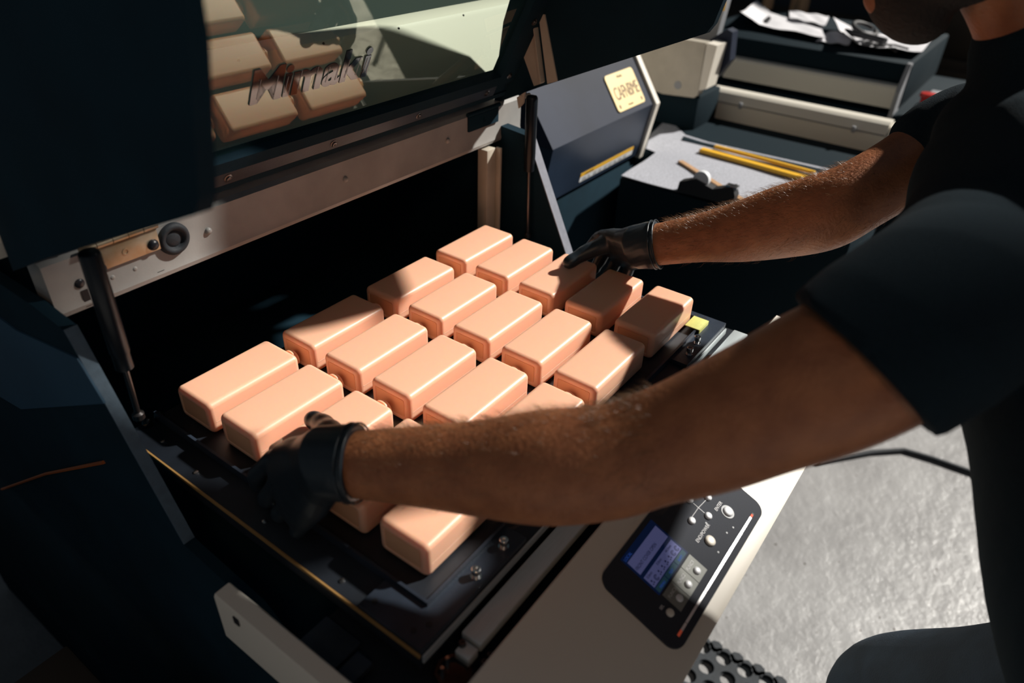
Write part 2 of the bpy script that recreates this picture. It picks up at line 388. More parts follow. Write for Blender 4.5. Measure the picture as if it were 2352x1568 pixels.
for x0, x1 in ((-.092, -.080), (.640, .652)):
    b = lpart('side_panel', M['black']); b.prism(wallp, 'x', x0, x1); b.done(20)
f = lpart('front_lip', M['black']); f.prism([(-.293, 1.70), (-.285, 1.73), (-.235, 1.768), (-.232, 1.758), (-.278, 1.722), (-.285, 1.70)], 'x', -.080, .640); f.done(20)
b = lpart('bracket', M['beige'], 'beige metal bracket on the right lid side')
b.prism([(-.012, 1.333), (-.024, 1.333), (-.046, 1.236), (-.029, 1.228), (-.006, 1.27)], 'x', .6385, .6405)
b.prism([(-.024, 1.333), (-.0255, 1.333), (-.0475, 1.238), (-.046, 1.236)], 'x', .629, .6405)
b.prism([(-.031, 1.331), (-.042, 1.331), (-.071, 1.243), (-.0535, 1.236)], 'x', .6375, .6402)
b.done(20)
b = lpart('strut_mount', M['beige']); b.prism([(-.012, 1.212), (-.026, 1.222), (-.024, 1.205), (-.016, 1.196)], 'x', .618, .622); b.cyl((.617, -.02, 1.213), (.64, -.02, 1.213), .0035, n=12); b.done()

# gas struts
def strut(x, top, mid, bot):
    b = part('gas_strut', M['strut'], P1, 'black gas strut'); t = V((x, *top)); m_ = V((x, *mid)); q = V((x, *bot))
    d = (m_ - t).normalized()
    b.lathe(t, d, [(0, .004), (.001, .0075), (.004, .0092), ((m_ - t).length - .02, .0092), ((m_ - t).length - .018, .0084), ((m_ - t).length - .001, .0084), ((m_ - t).length, .004)], 24)
    S_ = b.done(60)
    MB().cyl(m_, q, .0029, n=14).build('rod', M['steeldark'], S_)
    MB().lathe(q + V((0, 0, -.004)), (0, 0, 1), [(0, .003), (.002, .006), (.008, .006), (.011, .002)], 14).build('rod_end', M['steeldark'], S_)
strut(-.060, (-.046, 1.226), (-.042, 1.098), (-.037, 1.035))
strut(.626, (-.035, 1.218), (-.036, 1.098), (-.040, .985))

# ---- housing behind the lid
h = part('rear_housing', M['cream'], P1, 'cream housing behind the lid')
h.prism([(.061, 1.195), (.048, 1.215), (.085, 1.314), (.088, 1.320), (.096, 1.3245), (.118, 1.3255), (.118, 1.195)], 'x', -.10, .78); h.done(30)
h = part('rear_deck', M['deck'], P1); h.prism([(.120, 1.195), (.120, 1.3245), (.20, 1.327), (.60, 1.327), (.94, 1.27), (.94, 1.195)], 'x', -.10, .78); h.done(20)
lx = .145; lo0 = lp(0, .112, .0018)
for k, ch in enumerate('Mimaki'):
    lg = MB(); text_mb(lg, ch, lo0, (1, 0, 0), gd, .0560, .0006, 1, 1.0, .0018)
    x0 = min(v[0] for v in lg.v); x1 = max(v[0] for v in lg.v)
    lg.v = [(v[0] - x0 + lx, v[1], v[2]) for v in lg.v]; lx += (x1 - x0) + .0018; lg.build('letter', M['decal'], LID, 20)
    ln_ = MB(); a0 = lx - (x1 - x0) - .0018
    for q in (.2, .75): ln_.tube([lp(a0 + (x1 - x0) * q, .116, .0035), lp(a0 + (x1 - x0) * q + .0015, .116 + .024 - .004 * (k % 2), .0035)], .00022, 4)
    ln_ = ln_.build('letter_edge_line', M['inkwhite'], LID, 20); ln_['kind'] = 'stuff'
for x in (.21, .335, .47, .61): dome(x, 1.3165, .002, M['steeldark'], 'housing_screw', .086, .001)

# ---- moving table with rails
T = part('print_table', M['blackmetal'], P1, 'black metal print table')
T.box((-.056, -.415, .955), (.582, .024, .9765), .0015)
TB = T.done(30)
TB.data.materials[0] = M['board']
def tpart(name, m_, parent=TB): return part(name, m_, parent)
b = tpart('frame_corner', M['blackmetal'])
b.prism([(-.0555, -.4145), (.093, -.4145), (.093, -.391), (-.0215, -.391), (-.0215, -.343), (-.0555, -.343)], 'z', .977, .9825); b.done(20)
b = tpart('frame_corner', M['blackmetal'])
b.prism([(.452, -.4145), (.5815, -.4145), (.5815, -.352), (.566, -.352), (.566, -.391), (.452, -.391)], 'z', .977, .9825); b.done(20)
b = tpart('inner_lip', M['blackmetal'])
b.box((-.0215, -.3915, .977), (.567, -.3885, .9868)); b.box((-.0215, -.3885, .977), (-.0185, .02, .9868)); b.box((.564, -.3885, .977), (.567, .02, .9868)); b.done(20)
b = tpart('table_edge', M['brass']); b.box((-.0580, -.4150, .9735), (-.0562, .02, .9772)); b.done(20)
b = tpart('table_edge', M['silver']); b.box((-.055, -.4172, .966), (.581, -.4153, .9745)); b.done(20)
for x, y in ((.029, -.4045), (.071, -.404), (.477, -.406), (.5085, -.4025)):
    s = tpart('socket_screw', M['steel'])
    s.lathe((x, y, .9825), (0, 0, 1), [(0, .0052), (.0008, .0052), (.0008, .0030), (.005, .0030), (.005, .0043), (.0098, .0043), (.0104, .0036), (.0104, .0022), (.008, .002), (.008, .0003)], 20); s.done(40)
for x, y in ((-.0335, -.404), (-.0455, -.3975), (.575, -.385), (.575, -.372), (-.045, -.352)):
    s = tpart('table_hole', M['ink']); s.cyl((x, y, .9825), (x, y, .9829), .0028, n=14); s.done(40)
for x, y in ((-.045, -.31), (-.043, -.2), (-.044, -.09), (-.038, -.02)):
    s = tpart('small_screw', M['steel']); s.lathe((x, y, .9765), (0, 0, 1), [(0, .0028), (.0012, .0025), (.0016, .0006)], 12); s.done(60)
for x, y in ((-.033, .016), (-.018, .017)):
    s = tpart('clamp', M['clear']); s.lathe((x, y, .9765), (0, 0, 1), [(0, .006), (.006, .0058), (.010, .004), (.011, .001)], 16); s.done(60)
# guide rail in front of the table
b = part('guide_rail', M['silver'], P1, 'bright aluminium guide rail'); b.box((-.014, -.4440, .955), (.60, -.4225, .9665), .002); b.done(40)
b = part('rail_stop', M['silver'], P1); b.box((-.030, -.4440, .953), (-.0165, -.4285, .9645), .0015); b.done(40)
b = part('corner_bumper', M['clear'], P1, 'clear acrylic corner bumper'); b.lathe((-.043, -.438, .938), (0, 0, 1), [(0, .016), (.002, .0175), (.020, .0175), (.0225, .016), (.0225, .013), (.018, .012)], 8); b.done(25)
for x, y in ((-.0475, -.430), (-.038, -.4275)):
    b = part('bumper_screw', M['steel'], P1); b.cyl((x, y, .942), (x, y, .9635), .0017, n=10); b.done(60)
for x, y, z in ((-.022, -.4305, .966), (-.0165, -.450, .950), (-.008, -.450, .950)):
    b = part('rail_screw', M['steeldark'], P1); b.lathe((x, y, z - .004), (0, 0, 1), [(0, .0034), (.005, .0034), (.0065, .0026), (.0065, .0015), (.005, .001)], 14); b.done(50)
b = part('inner_tray', M['board'], P1); b.box((-.10, -.462, .88), (.655, -.30, .93)); b.box((-.08, -.4585, .93), (.62, -.4565, .952)); b.done(20)
b = part('side_bracket', M['blackmetal'], P1); b.prism([(-.098, -.30), (-.060, -.30), (-.060, -.345), (-.098, -.345)], 'z', .930, .934); b.box((-.098, -.37, .934), (-.07, -.352, .94)); b.done(20)

# ---- cream front panel (sloping) and side arm
a = math.radians(22); fd = V((0, -math.cos(a), -math.sin(a))); fn = V((0, -math.sin(a), math.cos(a))); F0 = V((0, -.47, .975))
def fp(x, s, h=0): return V((x, 0, 0)) + F0 + fd * s + fn * h
fr = part('front_panel', M['cream'], P1, 'cream sloping front panel')
e = fp(0, .1285); 
pf = [(-.458, .955), (-.4585, .972), (-.4615, .9765), (-.47, .975), (fp(0, .1225).y, fp(0, .1225).z), (e.y - .001, e.z - .002), (e.y - .0005, e.z - .007), (e.y + .03, e.z - .10), (e.y + .06, .55), (-.46, .55)]
fr.prism(pf, 'x', -.118, .66); fr.done(25)
ar = part('side_arm', M['cream'], P1, 'cream side rail at the front left')
ar.prism([(-.118, .958), (-.1165, .961), (-.102, .9615), (-.1005, .9600), (-.1005, .93), (-.1180, .90)], 'y', -.46, -.2205)
ar.done(30)
b = part('arm_clip', M['ink'], P1); b.box((-.1195, -.255, .945), (-.1175, -.247, .954), .0008); b.done()

# ---- control panel
CP = part('control_panel', M['ctrl'], P1, 'dark control panel with display and keys')
def rrect(x0, x1, s0, s1, r, n=8):
    pts = []
    for cx_, cs_, a0 in ((x1 - r, s1 - r, 0), (x0 + r, s1 - r, 90), (x0 + r, s0 + r, 180), (x1 - r, s0 + r, 270)):
        for k in range(n + 1):
            t = math.radians(a0 + 90 * k / n); pts.append((cx_ + r * math.cos(t), cs_ + r * math.sin(t)))
    return pts
def fplate(mb, pts, h0, h1):
    n = len(pts)
    mb.add([fp(x, s, h0) for x, s in pts] + [fp(x, s, h1) for x, s in pts], [(i, (i + 1) % n, n + (i + 1) % n, n + i) for i in range(n)] + [tuple(range(n)), tuple(reversed(range(n, 2 * n)))])
fplate(CP, rrect(.1020, .3225, .0200, .1140, .014), .0004, .0028)
CPo = CP.done(30)
def cp(name, m_, pts, h0, h1, label=None):
    b = MB(); fplate(b, pts, h0, h1); o = b.build(name, m_, CPo, 20)
    if label: o['label'] = label
    return o
def R4(x0, x1, s0, s1): return [(x0, s0), (x1, s0), (x1, s1), (x0, s1)]
cp('display', M['lcddark'], R4(.1365, .2000, .0250, .0725), .0029, .0032, 'lit display screen')
cp('display_field', M['lcd'], R4(.1390, .1975, .0320, .0480), .0032, .0034)
cp('display_field', M['lcd'], R4(.1390, .1975, .0520, .0650), .0032, .0034)
cp('display_soft_key', M['lcdgreen'], R4(.1390, .1575, .0660, .0715), .0032, .0034)
cp('display_soft_key', M['lcdgreen'], R4(.1585, .1780, .0660, .0715), .0032, .0034)
cp('display_soft_key', M['lcdgreen'], R4(.1790, .1975, .0660, .0715), .0032, .0034)
b = MB()
xd = V((1, 0, 0)); yd = -fd
text_mb(b, 'FRONT COVER OPEN', fp(.1400, .0440, .00345), xd, yd, .0052, .00005, 1, .80)
for x, t_ in ((.1415, '0.0mm'), (.1615, '0.0mm'), (.1805, '44.0mm')):
    text_mb(b, t_, fp(x, .0560, .00345), xd, yd, .0042, .00005, 1, .8)
b.build('display_text', M['lcdtext'], CPo, 20)['kind'] = 'stuff'
b = MB(); text_mb(b, 'LOCAL', fp(.1385, .0305, .00325), xd, yd, .0045, .00005, 1, .9); text_mb(b, 'MENU', fp(.1435, .0705, .00345), xd, yd, .0035, .00005); text_mb(b, 'TEST', fp(.1635, .0705, .00345), xd, yd, .0035, .00005); text_mb(b, 'SHIFT', fp(.1830, .0705, .00345), xd, yd, .0035, .00005)
b.build('display_text', M['lcdblue'], CPo, 20)['kind'] = 'stuff'
b = MB()
for k in range(8):                                  # the row of ink symbols
    x = .1425 + k * .0073; s_ = .0612
    if k in (1, 6, 7):
        for r_ in ((.0022, .0030), (.0010, .0016)) :
            n = 14; ring = [fp(x + r * math.cos(t), s_ + r * math.sin(t), .00348) for r in r_ for t in [math.radians(30 + 300 * q / (n - 1)) for q in range(n)]]
            b.add(ring, [(i, i + 1, n + i + 1, n + i) for i in range(n - 1)])
    else:
        for dx, ds, r in ((0, -.0018, .0011), (.0012, .0008, .0009), (-.0012, .0014, .0008)):
            b.add([fp(x + dx + r * math.cos(t), s_ + ds + r * math.sin(t), .00348) for t in [i * math.pi / 4 for i in range(8)]], [tuple(range(8))])
b.build('display_symbols', M['lcdtext'], CPo, 20)['kind'] = 'stuff'
for k, x in enumerate((.1394, .1597, .1800)):
    o = cp('key_plate', M['keypad'], R4(x, x + .0196, .0745, .0965), .0029, .0033)
def button(x, s, r, m_='white', h=.0028, ring=None):
    b = MB(); b.lathe(fp(x, s, .0028), fn, [(0, r), (h * .6, r), (h * .9, r * .85), (h, r * .5), (h * 1.02, .0003)], 24); b.build('button', M[m_], CPo, 50)
for x in (.1499, .1695, .1896): button(x, .0888, .0038)
button(.1299, .0888, .0040, 'cream'); button(.2354, .0579, .0040); button(.2562, .0688, .0040); button(.2802, .0828, .0056, 'white'); button(.2312, .0838, .0058, 'cream')
button(.2562, .0440, .0040); button(.277, .0579, .0040)
b = MB(); b.lathe(fp(.2802, .0828, .0026), fn, [(0, .0078), (.0006, .0078), (.0007, .0060), (.0003, .0058)], 28); b.build('button_ring', M['gray'], CPo, 50)
b = MB()
for k, x in enumerate((.1420, .1618, .1818)): text_mb(b, 'FUNC%d' % (k + 1), fp(x, .0822, .0034), xd, yd, .0046, .00005, 1, .95)
text_mb(b, 'SEL', fp(.1255, .0815, .0029), xd, yd, .0042, .00005)
text_mb(b, 'END/POWER', fp(.2185, .0755, .0029), xd, yd, .0054, .00005, 1, .95)
text_mb(b, 'ENTER', fp(.2700, .0735, .0029), xd, yd, .0054, .00005, 1, .95)
b.tube([fp(.2390, .0560, .0029), fp(.2562, .0560, .0029)], .0004, 4); b.tube([fp(.2562, .0490, .0029), fp(.2562, .0640, .0029)], .0004, 4); b.tube([fp(.2562, .0560, .0029), fp(.2730, .0579, .0029)], .0004, 4)
b.build('key_text', M['inkwhite'], CPo, 20)['kind'] = 'stuff'
b = MB()
for x, s_ in ((.2560, .0935), (.2275, .0965), (.247, .071), (.268, .096)):
    b.lathe(fp(x, s_, .0028), fn, [(0, .0011), (.0002, .0011), (.0002, .0007)], 10)
b.build('indicator_light', M['gray'], CPo, 20)['kind'] = 'stuff'
segs = [(.1172, .1240, 'glow'), (.1245, .1335, 'lightbar'), (.1345, .1775, 'lightbar'), (.1785, .2365, 'lightbar'), (.2378, .2900, 'lightbar'), (.2905, .2965, 'lightbar'), (.2967, .3015, 'glow'), (.3016, .3035, 'ink')]
for x0, x1, mm in segs: cp('light_bar', M[mm], R4(x0, x1, .1043, .1068), .0029, .0036)

# ================================================================ bottles
PX, PY, BL, BW, ZT = .14455, .078, .12385, .0597, 1.02
def bottle_meshes():
    ox, oy = BL / 2, -BW / 2            # local origin at bottle centre
    zt, zb = .0200, -.0200; R = .0062
    def ring(x, k, r):
        hw = BW / 2 - k; hz = .0200 - k; pts = []
        for cx_, cz_, a0 in ((hw - r, hz - r, 0), (-hw + r, hz - r, 90), (-hw + r, -hz + r, 180), (hw - r, -hz + r, 270)):
            for q in range(7):
                t = math.radians(a0 + 15 * q); pts.append(V((x, cx_ + r * math.cos(t), cz_ + r * math.sin(t))))
        return pts
    mb = MB(); rings = []
    L2 = BL / 2
    for q in range(7):
        t = math.radians(15 * q); k = R * (1 - math.sin(t)); x = -L2 + R * (1 - math.cos(t)); rings.append(ring(x, k, max(R - k * .45, .0025)))
    rings += [ring(-L2 + R + .0001, 0, R), ring(L2 - R - .0001, 0, R)]
    for q in range(6, -1, -1):
        t = math.radians(15 * q); k = R * (1 - math.sin(t)); x = L2 - R * (1 - math.cos(t)); rings.append(ring(x, k, max(R - k * .45, .0025)))
    # recessed base panel
    base = [ring(-L2, R, .0025), ring(-L2 + .0002, R + .0012, .0022), ring(-L2 + .0012, R + .0018, .002)]
    rings = [base[2], base[1]] + rings
    mb.loft(rings, True)
    body = mb.mesh('body', M['bottle'], 40)
    nk = MB()
    nk.lathe((L2 - .001, 0, -.003), (1, 0, 0), [(0, .0115), (.0015, .0105), (.0030, .0098), (.0045, .0098), (.005, .0120), (.007, .0120), (.0075, .0100), (.0095, .0100), (.010, .0114), (.0115, .0114), (.012, .0098), (.0155, .0098), (.016, .0086), (.012, .0080)], 32)
    neck = nk.mesh('neck', M['bottle'], 40)
    sm = MB(); 
    o_ = ring(0, -.0003, R); hw = BW / 2 + .00025
    z0 = -.0045; t_ = .00028
    sm.box((-L2 + R, -hw, z0 - t_), (L2 - R, -hw + .0004, z0 + t_)); sm.box((-L2 + R, hw - .0004, z0 - t_), (L2 - R, hw, z0 + t_))
    sm.box((-L2 + .0008, -hw + R, z0 - t_), (-L2 + .0014, hw - R, z0 + t_))
    seam = sm.mesh('seam', M['bottle'], 40)
    bp = MB(); r_ = R + .0024
    bp.loft([ring(-L2 + .0013, r_, .002), ring(-L2 + .0007, r_, .002), ring(-L2 + .0007, r_ + .001, .002)], True)
    base = bp.mesh('base_panel', M['bottle_bounce'], 40)
    return body, neck, seam, base
BM = bottle_meshes()
rows = ['first row from the lid', 'second row from the lid', 'third row from the lid', 'fourth row from the lid', 'row nearest the control panel']
cols = ['leftmost', 'second from left', 'third from left', 'rightmost']
special = {(0, 2): 'salmon plastic bottle under the lower gloved thumb, leftmost of its row',
           (3, 2): 'salmon plastic bottle held by the gloved thumb of the far hand, partly shaded',
           (0, 3): 'salmon plastic bottle mostly hidden under the lower gloved hand and wrist',
           (0, 4): 'salmon plastic bottle at the corner of the table below the near forearm',
           (1, 0): 'salmon plastic bottle with a long soft shadow across its top, next to the lid',
           (2, 0): 'salmon plastic bottle with a dark soft shadow on its left half, nearest the hinge',
           (3, 0): 'salmon plastic bottle farthest from the camera, rightmost beside the lid',
           (0, 0): 'salmon plastic bottle at the far left corner of the set, beside the black gas strut',
           (3, 4): 'salmon plastic bottle mostly in arm shadow beside the yellow tape piece',
           (3, 3): 'salmon plastic bottle half shaded by the upper glove, between it and the taped corner'}
import itertools
for j in range(5):
    for i in range(4):
        if (i, j) == (9, 9): continue
        x = i * PX + BL / 2 + random.uniform(-.0006, .0006); y = -j * PY - BW / 2 + random.uniform(-.0004, .0004)
        t = bpy.data.objects.new('plastic_bottle', None); COL.objects.link(t); t.empty_display_size = .03
        t.location = (x, y, ZT - .020); t.rotation_euler = (0, 0, random.uniform(-.004, .004))
        lab = special.get((i, j), 'salmon plastic bottle lying %s in the %s' % (cols[i], rows[j]))
        tag(t, lab, 'bottle', 'salmon bottles lying on the print table')
        for nm, me in zip(('body', 'neck', 'seam', 'base_panel'), BM):
            c = bpy.data.objects.new(nm, me); COL.objects.link(c); c.parent = t
# board they lie on
jb = MB().box((-.0180, -.3875, .9768), (.5635, .018, .9796)).build('jig_board', M['board']); tag(jb, 'flat black board under the bottles on the print table', 'board')
tp = MB(); tp.box((.531, -.3945, .9872), (.562, -.3735, .9885), .0004); tp.box((.531, -.3960, .978), (.562, -.3945, .9885), .0004)
tp = tp.build('masking_tape', M['tape']); tag(tp, 'small piece of pale yellow masking tape beside the shaded corner bottle', 'tape')

# ================================================================ PRINTER 2 (neighbour, closed)
P2 = thing('flatbed_printer', 'closed dark blue flatbed printer with a yellow plate on its cover, beyond the gas strut', 'printer', (1.03, .4, 0))
b = part('cover', M['bluegrey'], P2, 'sloping upper cover face'); b.prism([(.0405, 1.066), (.145, 1.215), (.20, 1.225), (.20, 1.066)], 'x', .815, 1.224); b.done(20)
b = part('lower_cover', M['navy'], P2); b.prism([(.062, .945), (.040, 1.0655), (.30, 1.0655), (.30, .945)], 'x', .815, 1.224); b.done(20)
b = part('end_cap', M['cream'], P2, 'cream end cap'); b.prism([(.058, .935), (.033, 1.066), (.142, 1.222), (.20, 1.235), (.55, 1.235), (.55, .935)], 'x', 1.225, 1.242); b.done(20)
b = part('rear_housing', M['black'], P2); b.box((.815, .21, .945), (1.224, .95, 1.22), .005); b.done()
b = part('body', M['black'], P2); b.box((.83, .07, 0), (1.24, .95, .935), .006); b.done()
ud = V((0, .1045, .149)).normalized(); un = V((0, -.149, .1045)).normalized(); U0 = V((0, .0405, 1.066))
def up_(x, u, h): return V((x, 0, 0)) + U0 + ud * u + un * h
b = MB()
pts = [(x, s) for x, s in rrect(1.073, 1.192, .012, .092, .008)]
n = len(pts); b.add([up_(x, s, .0003) for x, s in pts] + [up_(x, s, .003) for x, s in pts], [(i, (i + 1) % n, n + (i + 1) % n, n + i) for i in range(n)] + [tuple(reversed(range(n))), tuple(range(n, 2 * n))])
PLT = b.build('plate', M['cream_label'], P2, 20); PLT['label'] = 'small yellow plate reading CAFNBME'
b = MB(); text_mb(b, 'CAFNBME', up_(1.084, .036, .0032), (1, 0, 0), ud, .040, .0001, .9, .62); text_mb(b, 'Alaska', up_(1.118, .080, .0032), (1, 0, 0), ud, .009, .0001)
text_mb(b, 'frontier', up_(1.120, .018, .0032), (1, 0, 0), ud, .007, .0001)
for x in (1.083, 1.178):
    b.add([up_(x + dx, .018 + ds, .0033) for dx, ds in ((0, 0), (.006, 0), (.006, .008), (0, .008))], [(0, 1, 2, 3)])
b.build('plate_text', M['inkbrown'], PLT, 20)['kind'] = 'stuff'
ld = V((0, -.022, .1205)).normalized(); ln = V((0, -.1205, -.022)).normalized(); L0 = V((0, .062, .945))
def lo_(x, u, h): return V((x, 0, 0)) + L0 + ld * u + ln * h
def quadp(mb, f_, x0, x1, u0, u1, h0, h1):
    mb.add([f_(x, u, h) for x in (x0, x1) for u in (u0, u1) for h in (h0, h1)], [(0, 1, 3, 2), (4, 6, 7, 5), (0, 4, 5, 1), (2, 3, 7, 6), (1, 5, 7, 3), (0, 2, 6, 4)])
b = MB(); quadp(b, lo_, .955, 1.185, .010, .022, .0002, .0008); WL = b.build('warning_label', M['white'], P2, 20)
b = MB(); quadp(b, lo_, .955, 1.185, .022, .030, .0002, .0009); b.build('warning_stripe', M['yellow'], WL, 20)
b = MB()
text_mb(b, 'CAUTION', lo_(.972, .0235, .001), (1, 0, 0), ld, .006, .0001, 1, 1.3)
for k in range(2):
    for q in range(9): quadp(b, lo_, .965 + q * .022, .965 + q * .022 + random.uniform(.008, .019), .012 + k * .004, .0135 + k * .004, .0009, .001)
b.build('warning_text', M['ink'], WL, 20)['kind'] = 'stuff'

# ================================================================ PRINTER 3 (large, behind on the right)
P3 = thing('large_flatbed_printer', 'large cream and black flatbed printer with a felt covered table, behind the operator', 'printer', (1.8, -.1, 0))
b = part('body', M['deep'], P3); b.box((1.06, -.47, .62), (1.37, .02, .945), .004); b.prism([(1.25, .02), (1.37, .02), (1.5, .12), (1.5, .16), (1.26, .16)], 'z', .6, .945); b.box((1.371, -.50, .62), (2.50, .30, .93), .004); b.done()
for x, y in ((1.12, -.05), (1.62, .2), (2.4, -.42), (2.4, .25)):
    b = part('leg', M['deep'], P3); b.box((x - .03, y - .03, 0), (x + .03, y + .03, .62), .003); b.done()
b = part('table_top', M['deep'], P3); b.prism([(1.372, -.46), (1.60, -.46), (1.60, .12), (1.50, .12), (1.46, .075), (1.405, .03), (1.372, .02)], 'z', .931, .9515); b.done()
b = part('front_beam', M['rail'], P3, 'beige beam with two small clips'); b.prism([(1.601, .951), (1.601, .990), (1.606, 1.000), (1.618, 1.016), (1.628, 1.021), (1.66, 1.021), (1.66, .951)], 'y', -.391, .062); FB = b.done(25)
MB().box((1.5995, -.390, .9945), (1.6015, .060, .9958)).build('seam_line', M['ink'], FB)
for y in (-.032, -.318): MB().box((1.595, y - .004, .989), (1.602, y + .004, 1.004), .001).build('clip', M['gray'], FB)
b = part('beam_end', M['rail'], P3); b.prism([(1.603, .951), (1.603, .985), (1.62, 1.012), (1.66, 1.016), (1.66, .951)], 'y', -.43, -.393); b.prism([(1.61, .951), (1.61, .975), (1.66, .995), (1.66, .951)], 'y', -.49, -.431); b.done(25)
b = part('gantry_beam', M['rail'], P3, 'beige cross beam'); b.prism([(1.90, .985), (1.90, 1.036), (1.905, 1.042), (1.95, 1.042), (1.95, .985)], 'y', -.338, .14); b.done(25)
b = part('gantry_end', M['gray'], P3); b.prism([(1.895, .955), (1.895, 1.03), (1.94, 1.095), (1.96, 1.095), (1.96, .955)], 'y', -.350, -.339); b.done(25)
b = part('gantry_housing', M['deep'], P3); b.box((1.94, -.350, .97), (2.50, .28, 1.094), .006); b.done()
b = part('gantry_base', M['deep'], P3); b.box((1.90, -.50, .93), (2.50, .28, .97), .004); b.box((1.663, -.50, .93), (2.16, -.396, .998), .003); b.done()
b = part('carriage_base', M['deep'], P3); b.box((1.46, .03, .95), (1.60, .20, 1.034), .004); b.done()
b = part('carriage_cover', M['beige'], P3, 'beige rounded carriage cover'); b.prism([(.026, 1.045), (.035, 1.036), (.12, 1.030), (.215, 1.045), (.215, 1.12), (.12, 1.165), (.028, 1.165)], 'x', 1.44, 1.468); b.done(25)
b = part('carriage_edge', M['cream'], P3); b.prism([(.0255, 1.055), (.008, 1.062), (-.001, 1.163), (.0255, 1.165)], 'x', 1.44, 1.50); CE = b.done(25)
MB().lathe((1.4399, .082, 1.058), (-1, 0, 0), [(0, .010), (.001, .0095), (.0012, .001)], 20).build('round_cap', M['gray'], P3, 40)
b = part('carriage_side', M['bluegrey'], P3); b.prism([(.046, 1.16), (.007, 1.19), (-.008, 1.185), (-.014, 1.121), (.008, 1.08), (.046, 1.043)], 'x', 1.505, 1.54); b.done(25)
b = part('back_upright', M['gray'], P3); b.prism([(.13, 1.10), (.045, 1.165), (.020, 1.40), (.13, 1.40)], 'x', 1.545, 1.575); b.done(25)
b = part('yellow_tag', M['yellow'], P3); b.box((1.542, .036, 1.222), (1.5445, .052, 1.242), .0005); b.done()
for z in (1.100, 1.122): MB().lathe((1.507, .018, z), (-1, -.5, 0), [(0, .0075), (.004, .0075), (.006, .0055), (.0062, .001)], 18).build('white_button', M['white'], P3, 50)
b = part('switch_panel', M['gray'], P3, 'grey panel with a red button'); b.box((1.67, -.498, .9985), (2.12, -.398, 1.0045), .002); SPn = b.done()
MB().lathe((1.955, -.412, 1.0045), (0, 0, 1), [(0, .016), (.010, .016), (.016, .022), (.024, .020), (.027, .002)], 20).build('red_button', M['red'], SPn, 50)
MB().box((1.74, -.462, 1.0045), (1.84, -.410, 1.0075), .001).build('small_screen', M['deep'], SPn)
# felt mat and the things on it
ft = MB(); N1, N2 = 14, 20; grid = []
for i in range(N1 + 1):
    for j in range(N2 + 1):
        u, v = i / N1, j / N2
        xa = 1.066 + .006 * math.sin(v * 5); xb = 1.368
        if v > .86: xb = 1.368
        x = xa + (xb - xa) * u; y = -.465 + (.016 + .02 * u + .465) * v
        z = .9462 + .0015 * math.sin(u * 9 + v * 4) * math.sin(v * 11) + .0015
        grid.append((x, y, z))
ff = [(i * (N2 + 1) + j, (i + 1) * (N2 + 1) + j, (i + 1) * (N2 + 1) + j + 1, i * (N2 + 1) + j + 1) for i in range(N1) for j in range(N2)]
k0 = len(grid); grid2 = [(x, y, z + .0025) for x, y, z in grid]
ft.add(grid + grid2, ff + [tuple(a_ + k0 for a_ in q) for q in ff])
ex = [((1.366, .03), (1.485, .112)), ]
ft.add([(1.25, .017, .9480), (1.368, .020, .9480), (1.368, -.455, .9525), (1.413, -.455, .9525), (1.409, -.30, .9525), (1.398, -.04, .9525), (1.410, .028, .9525), (1.458, .076, .9525), (1.482, .104, .9525), (1.47, .118, .9525), (1.36, .10, .9500), (1.26, .06, .9490)], [(0, 1, 9, 10, 11), (1, 2, 3, 4, 5, 6, 7, 8, 9)])
ft = ft.build('felt_mat', M['felt'], None, 60); tag(ft, 'light grey felt mat on the table of the large printer', 'mat')
def rod_thing(name, label, cat, m_, a_, b_, w_, h_, group=None):
    a_ = V(a_); b_ = V(b_); d = (b_ - a_).normalized(); s_ = d.cross(V((0, 0, 1))).normalized()
    mb = MB(); vs = [p + s_ * sx * w_ / 2 + V((0, 0, hz)) for p in (a_, b_) for sx in (-1, 1) for hz in (0, h_)]
    mb.add(vs, [(0, 1, 3, 2), (4, 6, 7, 5), (0, 4, 5, 1), (2, 3, 7, 6), (1, 5, 7, 3), (0, 2, 6, 4)])
    bm = bmesh.new(); me = mb.mesh('x', m_, 20); bm.from_mesh(me); bmesh.ops.bevel(bm, geom=bm.edges[:], offset=min(w_, h_) * .18, segments=2, affect='EDGES'); bm.to_mesh(me); bm.free()
    me.name = name; return tag(link(name, me), label, cat, group)
rod_thing('yellow_channel', 'wide bright yellow plastic strip lying on the grey felt', 'strip', M['yellow'], (1.322, -.052, .952), (1.300, -.330, .952), .020, .008)
rod_thing('yellow_channel', 'thin yellow strip lying on the felt behind the wide yellow one', 'strip', M['yellow'], (1.366, -.068, .953), (1.350, -.312, .953), .010, .007)
rod_thing('wooden_strip', 'thin pale wooden strip lying slanted on the grey felt', 'strip', M['wood'], (1.222, -.046, .951), (1.085, -.262, .951), .014, .005)
kn = MB().lathe((1.377, -.352, .954), (0, 0, 1), [(0, .012), (.006, .012), (.010, .009), (.011, .001)], 18).build('yellow_knob', M['yellow'], None, 50); tag(kn, 'round yellow knob just above the far forearm on the felt', 'knob')  # round yellow knob lying on the felt
td = thing('tape_dispenser', 'small black and white tape dispenser on the front edge of the felt', 'dispenser', (1.09, -.17, .951))
b = part('base', M['ink'], td); b.prism([(-.235, .951), (-.115, .951), (-.118, .972), (-.15, .985), (-.19, .975), (-.23, .990), (-.238, .972)], 'x', 1.060, 1.082); b.done(25)
b = part('tape_roll', M['white'], td); b.lathe((1.066, -.160, .985), (1, 0, 0), [(0, .017), (.012, .017), (.012, .008), (.001, .008)], 24); b.done(40)
b = part('cutter', M['steel'], td); b.box((1.062, -.238, .985), (1.078, -.214, .990), .001); b.done()
